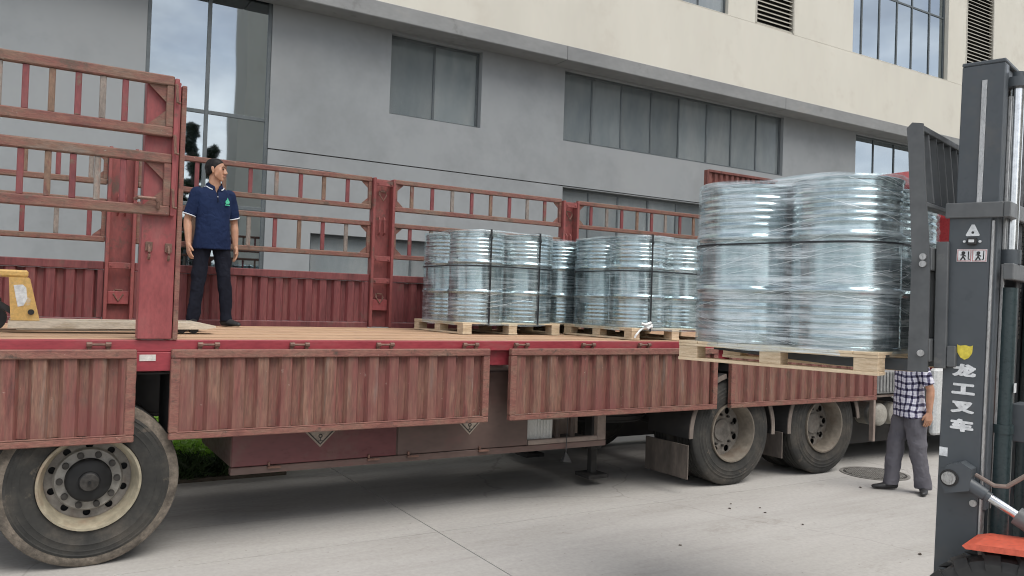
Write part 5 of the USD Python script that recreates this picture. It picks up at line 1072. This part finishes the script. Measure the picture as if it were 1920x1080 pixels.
def hand(wrist, d, side, fwd, curl):
    """wrist point, direction of the forearm d, palm-normal towards the body; fwd = direction the thumb points"""
    d = np.array(d, float); d /= np.linalg.norm(d); fwd = np.array(fwd, float); fwd -= d * (fwd @ d); fwd /= np.linalg.norm(fwd); nrm = np.cross(d, fwd) * side
    w = np.array(wrist, float); parts = []
    parts.append(m3.Manifold.batch_hull([ball(w, 0.024), ball(w + d * 0.035 + fwd * 0.022, 0.017), ball(w + d * 0.035 - fwd * 0.022, 0.016), ball(w + d * 0.082 + fwd * 0.028, 0.0135), ball(w + d * 0.078 - fwd * 0.030, 0.012)]))
    for k, (o, L) in enumerate(((0.029, 0.070), (0.010, 0.078), (-0.010, 0.072), (-0.029, 0.058))):
        b = w + d * 0.076 + fwd * o; pts = [(b, 0.0105)]; dd = d.copy(); p = b
        for s, f in ((0.45, 0.5), (0.3, 1.0), (0.25, 1.35)):
            c = curl * f; dv = d * math.cos(c) + nrm * math.sin(c); p = p + dv * L * s; pts.append((p, 0.0098 - 0.0012 * len(pts) * 0.5))
        parts.append(limb(pts, 10))
    tb_ = w + d * 0.028 + fwd * 0.024
    parts.append(limb([(tb_, 0.014), (tb_ + d * 0.028 + fwd * 0.022 + nrm * 0.008, 0.0115), (tb_ + d * 0.054 + fwd * 0.024 + nrm * 0.020, 0.0092)], 10))
    return add(*parts)
def head_parts(c, s, yaw, pitch=0.0):
    """returns (skin manifold, hair, features) for a head centred at c, facing -y turned by yaw"""
    R = trimesh.transformations.rotation_matrix(yaw, [0, 0, 1]) @ trimesh.transformations.rotation_matrix(pitch, [1, 0, 0])
    def T(p): return (R[:3, :3] @ (np.array(p) * s)) + c
    def B(p, r, n=16):
        b = m3.Manifold.sphere(1.0, n).scale([x * s for x in (r if np.ndim(r) else (r, r, r))]).translate([x * s for x in p])
        return b.transform(np.hstack([R[:3, :3], np.array(c, float).reshape(3, 1)]))
    skull = B((0, 0.008, 0.030), (0.074, 0.092, 0.088), 28)
    face = m3.Manifold.batch_hull([B((0, -0.030, 0.02), (0.062, 0.055, 0.06), 20), B((0, -0.058, -0.088), (0.026, 0.020, 0.020), 14), B((0.046, -0.018, -0.055), 0.018), B((-0.046, -0.018, -0.055), 0.018), B((0.045, -0.052, -0.005), 0.022), B((-0.045, -0.052, -0.005), 0.022)])
    nose = m3.Manifold.batch_hull([B((0, -0.082, 0.018), 0.009, 10), B((0, -0.106, -0.022), 0.011, 10), B((0.014, -0.090, -0.028), 0.008, 10), B((-0.014, -0.090, -0.028), 0.008, 10)])
    lips = m3.Manifold.batch_hull([B((0.020, -0.078, -0.056), 0.007, 8), B((-0.020, -0.078, -0.056), 0.007, 8), B((0, -0.086, -0.056), 0.008, 8)])
    brow = m3.Manifold.batch_hull([B((0.038, -0.074, 0.032), 0.012, 10), B((-0.038, -0.074, 0.032), 0.012, 10)])
    ears = [m3.Manifold.batch_hull([B((e * 0.076, 0.012, 0.018), (0.008, 0.016, 0.022), 10), B((e * 0.074, 0.006, -0.018), (0.007, 0.010, 0.014), 10)]) for e in (1, -1)]
    neck = limb([(np.array(c) + np.array([0, 0.018, -0.045]) * s, 0.056 * s), (np.array(c) + np.array([0, 0.03, -0.165]) * s, 0.060 * s)], 18)
    sk = add(skull, face, nose, lips, brow, neck, *ears)
    cap = add(B((0, 0.014, 0.036), (0.080, 0.097, 0.093), 30), m3.Manifold.batch_hull([B((0, 0.07, -0.02), (0.06, 0.03, 0.04), 14), B((0, 0.05, 0.05), (0.07, 0.05, 0.05), 14)]))
    cut = m3.Manifold.batch_hull([B((x, y, z), 0.004, 6) for x in (-0.12, 0.12) for y, z in ((-0.16, 0.086), (-0.080, 0.086), (-0.030, 0.036), (0.008, -0.014), (0.045, -0.065), (0.045, -0.16), (-0.16, -0.16))])
    hair = cap - cut
    feats = []
    for e in (1, -1):
        feats.append(('eye', tm(m3.Manifold.batch_hull([B((e * 0.044, -0.0795, 0.012), (0.004, 0.004, 0.003), 8), B((e * 0.022, -0.084, 0.010), (0.004, 0.004, 0.0035), 8), B((e * 0.033, -0.085, 0.013), (0.006, 0.004, 0.005), 8)])), 'eye_dark'))
        feats.append(('eyebrow', tm(m3.Manifold.batch_hull([B((e * 0.050, -0.078, 0.034), (0.005, 0.005, 0.003), 8), B((e * 0.020, -0.0865, 0.034), (0.005, 0.005, 0.004), 8), B((e * 0.034, -0.086, 0.039), (0.005, 0.005, 0.004), 8)])), 'hair'))
    feats.append(('mouth', tm(m3.Manifold.batch_hull([B((0.019, -0.0835, -0.056), (0.004, 0.003, 0.002), 8), B((-0.019, -0.0835, -0.056), (0.004, 0.003, 0.002), 8), B((0, -0.0925, -0.056), (0.006, 0.003, 0.0035), 8)])), 'lip'))
    return sk, hair, feats
def shoe(x, y, ang, s):
    parts = [(0, 0.045, 0.040, 0.036), (0, 0.0, 0.045, 0.040), (0.006, -0.08, 0.030, 0.040), (0.004, -0.135, 0.024, 0.036), (-0.004, -0.165, 0.020, 0.026)]
    man = limb([((px, py, pz), (r, r, pz)) for px, py, pz, r in parts], 14)
    man = man.scale([s, s, s]).rotate([0, 0, math.degrees(ang)]).translate([x, y, 0.004]); t = tm(man)
    t.vertices[:, 2] = np.maximum(t.vertices[:, 2], 0.002); return t
def person(label, loc, phi, H, shirt, trousers, feet, elbows, wrists, hands, head_yaw, loose, polo, seed):
    s = H / 1.70
    t = thing('person', label, 'person', loc, math.degrees(phi))
    sh_z, hip_z, hem = 1.385 * s, 0.90 * s, 0.775 * s
    hc = np.array([0, -0.035 * s, 1.575 * s])
    sk, hair, feats = head_parts(hc, s, head_yaw)
    arms = []; hnd = []
    for k, e in enumerate((1, -1)):
        S_ = np.array([e * 0.170 * s, 0.012 * s, 1.335 * s]); E_ = np.array(elbows[k]) * s; W_ = np.array(wrists[k]) * s
        arms.append(limb([(S_, 0.052 * s), (S_ * 0.5 + E_ * 0.5, 0.046 * s), (E_, 0.037 * s), (E_ * 0.72 + W_ * 0.28, 0.040 * s), (W_, 0.026 * s)], 16))
        hnd.append(hand(W_, W_ - E_ + np.array([0, -0.01, 0]), e, (0.0, -1, 0) if not hands[k] else hands[k], 0.45))
    legs = []; tl = []
    for k, e in enumerate((1, -1)):
        fx, fy, fa = feet[k]
        Hp = np.array([e * 0.085 * s, 0.01, 0.88 * s]); An = np.array([fx, fy, 0.085 * s]); Kn = (Hp + An) / 2 + np.array([0, -0.018, 0.01]) * s
        legs.append(limb([(Hp, 0.075 * s), (Kn, 0.050 * s), (Kn * 0.6 + An * 0.4, 0.048 * s), (An, 0.036 * s)], 14))
        tl.append(limb([(Hp, 0.090 * s), (Hp * 0.5 + Kn * 0.5, 0.086 * s * loose), (Kn, 0.071 * s * loose), (Kn * 0.5 + An * 0.5, 0.066 * s * loose), (An + np.array([0, 0.002, -0.018 * s]), 0.064 * s * loose)], 20))
    core = loft([(0, 0.012 * s, z * s, rx * s, ry * s) for z, rx, ry in ((0.86, 0.13, 0.09), (1.05, 0.125, 0.085), (1.25, 0.15, 0.09), (1.36, 0.12, 0.075), (1.42, 0.06, 0.055))])
    body = add(sk, core, *arms, *legs)
    bt = organic(body, 0.014 * s, 6)
    ht = [tm(h_.refine_to_length(0.006)) for h_ in hnd]
    for h_ in ht: trimesh.smoothing.filter_taubin(h_, iterations=3)
    full = add(mani(bt), *[mani(h_) for h_ in ht])
    bp = obj('body', tm(full), 'skin', t, smooth=True)
    hb = organic(hair, 0.010 * s, 4, 0.004, 30, seed)
    obj('hair', hb, 'hair', bp, smooth=True)
    for n, m_, mt in feats: obj(n, m_, mt, bp, smooth=True)
    # trousers
    tr = add(loft([(0, 0.012 * s, z * s, rx * s * 1.0, ry * s) for z, rx, ry in ((0.80, 0.165, 0.112), (0.90, 0.170, 0.118), (0.99, 0.155, 0.108), (1.03, 0.148, 0.104))]), *tl)
    base = tr.trim_by_plane([0, 0, 1], 0.050 * s)
    obj('trousers', organic(base, 0.017 * s, 5, 0.019 * s, 9, seed + 1, 0.9), trousers, bp, smooth=True)
    # shirt
    tor = [(hem / s, 0.188, 0.136), (0.86, 0.184, 0.134), (0.97, 0.166, 0.128), (1.08, 0.163, 0.124), (1.20, 0.176, 0.122), (1.29, 0.182, 0.112), (1.355, 0.160, 0.094), (1.405, 0.100, 0.076), (1.43, 0.066, 0.066)]
    shm = [loft([(0, (0.010 - 0.012 * math.sin((z - 0.77) * 4.2)) * s, z * s, rx * s, ry * s) for z, rx, ry in tor])]
    cuffs = []
    for k, e in enumerate((1, -1)):
        S_ = np.array([e * 0.158 * s, 0.010 * s, 1.330 * s]); E_ = np.array(elbows[k]) * s; L_ = S_ + (E_ - S_) * 0.72
        shm.append(limb([(S_, 0.072 * s), (S_ * 0.45 + L_ * 0.55, 0.067 * s), (L_, 0.064 * s)], 18))
        d = (E_ - S_) / np.linalg.norm(E_ - S_); c0 = L_ + d * 0.030 * s
        shm[-1] = shm[-1].trim_by_plane(list(map(float, -d)), float(-(c0 @ d)))
        cuffs.append(cyl(c0 - d * 0.009 * s, c0 + d * 0.003 * s, 0.0655 * s, 24, 0.0655 * s))
    if polo:
        shm = [add(*shm) - m3.Manifold.batch_hull([ball((x * s, y * s, z * s), 0.002, 6) for x, y, z in ((0.045, -0.2, 1.46), (-0.045, -0.2, 1.46), (0.0, -0.2, 1.325), (0.045, -0.03, 1.46), (-0.045, -0.03, 1.46), (0, -0.06, 1.325))])]
    shf = add(*shm).trim_by_plane([0, 0, 1], float(hem + 0.001))
    obj('shirt', organic(shf, 0.016 * s, 5, 0.011 * s, 8, seed + 2, 0.9), shirt, bp, smooth=True)
    if polo:
        for c_ in cuffs: obj('cuff_band', c_, 'cloth_white', bp, smooth=True)
        col = rev([(0.070 * s, 0.0), (0.084 * s, -0.012 * s), (0.080 * s, 0.030 * s), (0.068 * s, 0.040 * s), (0.070 * s, 0.0)], 36)
        v = col.vertices; a = np.arctan2(v[:, 1], v[:, 0]); fr = np.clip((-np.sin(a) - 0.35) / 0.65, 0, 1)
        v[:, 2] += 1.412 * s - fr * 0.040 * s; v[:, 1] -= fr * 0.012 * s; col.vertices = v
        colm = mani(col) - m3.Manifold.batch_hull([ball((x * s, y * s, z * s), 0.002, 6) for x, y, z in ((0.034, -0.2, 1.48), (-0.034, -0.2, 1.48), (0.0, -0.2, 1.30), (0.034, -0.03, 1.48), (-0.034, -0.03, 1.48), (0, -0.03, 1.30))]); col = tm(colm)
        obj('collar', col, shirt, bp, smooth=True)
        for e in (1, -1):
            P = []
            for aa in np.linspace(0.50, 1.75, 10):
                th = -math.pi / 2 + e * aa; f = max(0.0, (math.cos(aa) - 0.35) / 0.65)
                P.append((0.0925 * s * math.cos(th), 0.0925 * s * math.sin(th) - f * 0.012 * s, (1.408 - f * 0.040) * s))
            obj('collar_stripe', tube(P, 0.0060 * s, 6), 'cloth_white', bp)
        obj('placket', tube([(0.0, -0.088 * s, 1.372 * s), (0.002, -0.103 * s, 1.33 * s), (0.004, -0.121 * s, 1.25 * s)], 0.004 * s, 6), 'trouser_black', bp)
        obj('button', ball((0.002, -0.112 * s, 1.305 * s), 0.006 * s, 10).to_mesh() and tm(ball((0.002, -0.112 * s, 1.305 * s), 0.006 * s, 10)), 'cloth_white', bp)
        em = [Polygon([(0, 0.040), (0.010, 0.020), (0.022, 0.008), (0.024, -0.008), (0.014, -0.020), (-0.014, -0.020), (-0.024, -0.008), (-0.020, 0.008), (-0.008, 0.018)]).difference(Point(0, -0.004).buffer(0.0105)), LineString([(-0.004, -0.010), (0.006, 0.004)]).buffer(0.004), sbox(-0.026, -0.036, -0.016, -0.026), sbox(-0.012, -0.036, -0.002, -0.026), sbox(0.002, -0.036, 0.012, -0.026), sbox(0.016, -0.036, 0.026, -0.026)]
        m = ext(union_all(em), 0.003); m.apply_transform(TO_Y); m.apply_transform(rotm([0, 0, 1], 0.38)); m.apply_translation([0.098 * s, -0.1195 * s, 1.262 * s]); obj('chest_emblem', m, 'emblem_green', bp)
    for k in (0, 1):
        fx, fy, fa = feet[k]; obj('shoe', shoe(fx, fy, fa, s), 'shoe_black', bp, smooth=40)
    return t
person('man standing on the trailer deck in a navy polo shirt and black trousers', (1.500, 8.02, DZ + 0.001), math.radians(8), 1.60, 'polo_navy', 'trouser_black',
       [(0.160, -0.02, 0.45), (-0.140, 0.03, -0.32)], [(0.232, 0.04, 1.06), (-0.238, 0.035, 1.06)], [(0.240, 0.0, 0.82), (-0.240, -0.03, 0.82)], [None, None], 0.95, 0.95, True, 3)
person('man in a checked shirt and grey trousers standing below the lifted pallet', (7.765, 4.89, 0.003), math.radians(-118), 1.67, 'plaid', 'trouser_grey',
       [(0.085, 0.12, 1.05), (-0.085, -0.13, -0.10)], [(0.225, 0.095, 1.08), (-0.21, 0.05, 1.08)], [(0.225, 0.085, 0.85), (-0.19, 0.03, 0.85)], [None, None], 0.5, 1.24, False, 8)

# ------------------------------------------------------------------ small things on the ground
mh = thing('manhole_cover', 'round patterned iron manhole cover set in the concrete near the tractor', 'manhole cover', (8.25, 5.585, 0.002))
obj('frame', rev([(0.335, 0.0), (0.365, 0.0), (0.365, 0.007), (0.335, 0.007), (0.335, 0.0)], 40), 'iron_cover', mh)
obj('lid', rev([(0, 0.004), (0.328, 0.004), (0.328, 0.0), (0, 0.0)], 40), 'nut_dark', mh)
bs = []
for i in range(-10, 11):
    for j in range(-10, 11):
        x, y = i * 0.03, j * 0.03
        if math.hypot(x, y) < 0.31: bs.append(pbox(x - 0.010, x + 0.010, y - 0.010, y + 0.010, 0.0035, 0.009))
tag(obj('studs', trimesh.util.concatenate(bs), 'iron_cover', mh), kind='stuff')
r_ = np.random.default_rng(31)
spots = [(5.643, 5.27), (5.69, 4.91), (5.78, 5.05), (5.5, 5.15), (4.301, 4.513), (5.681, 4.501), (5.827, 3.553), (7.45, 5.2)]
for x, y in spots:
    q = trimesh.creation.icosphere(1, 1.0); v = q.vertices * (1 + 0.35 * r_.normal(size=(len(q.vertices), 1))); k = r_.uniform(0.005, 0.011)
    q.vertices = v * [k * 1.6, k, k * 0.45] + [0, 0, k * 0.3]; q.apply_transform(rotm([0, 0, 1], r_.uniform(0, 3))); q.apply_translation([x, y, 0.002])
    tag(obj('mud_clod', q, 'soil'), 'small dark clod of mud dropped on the pale concrete', 'mud', 'bits of mud on the concrete')
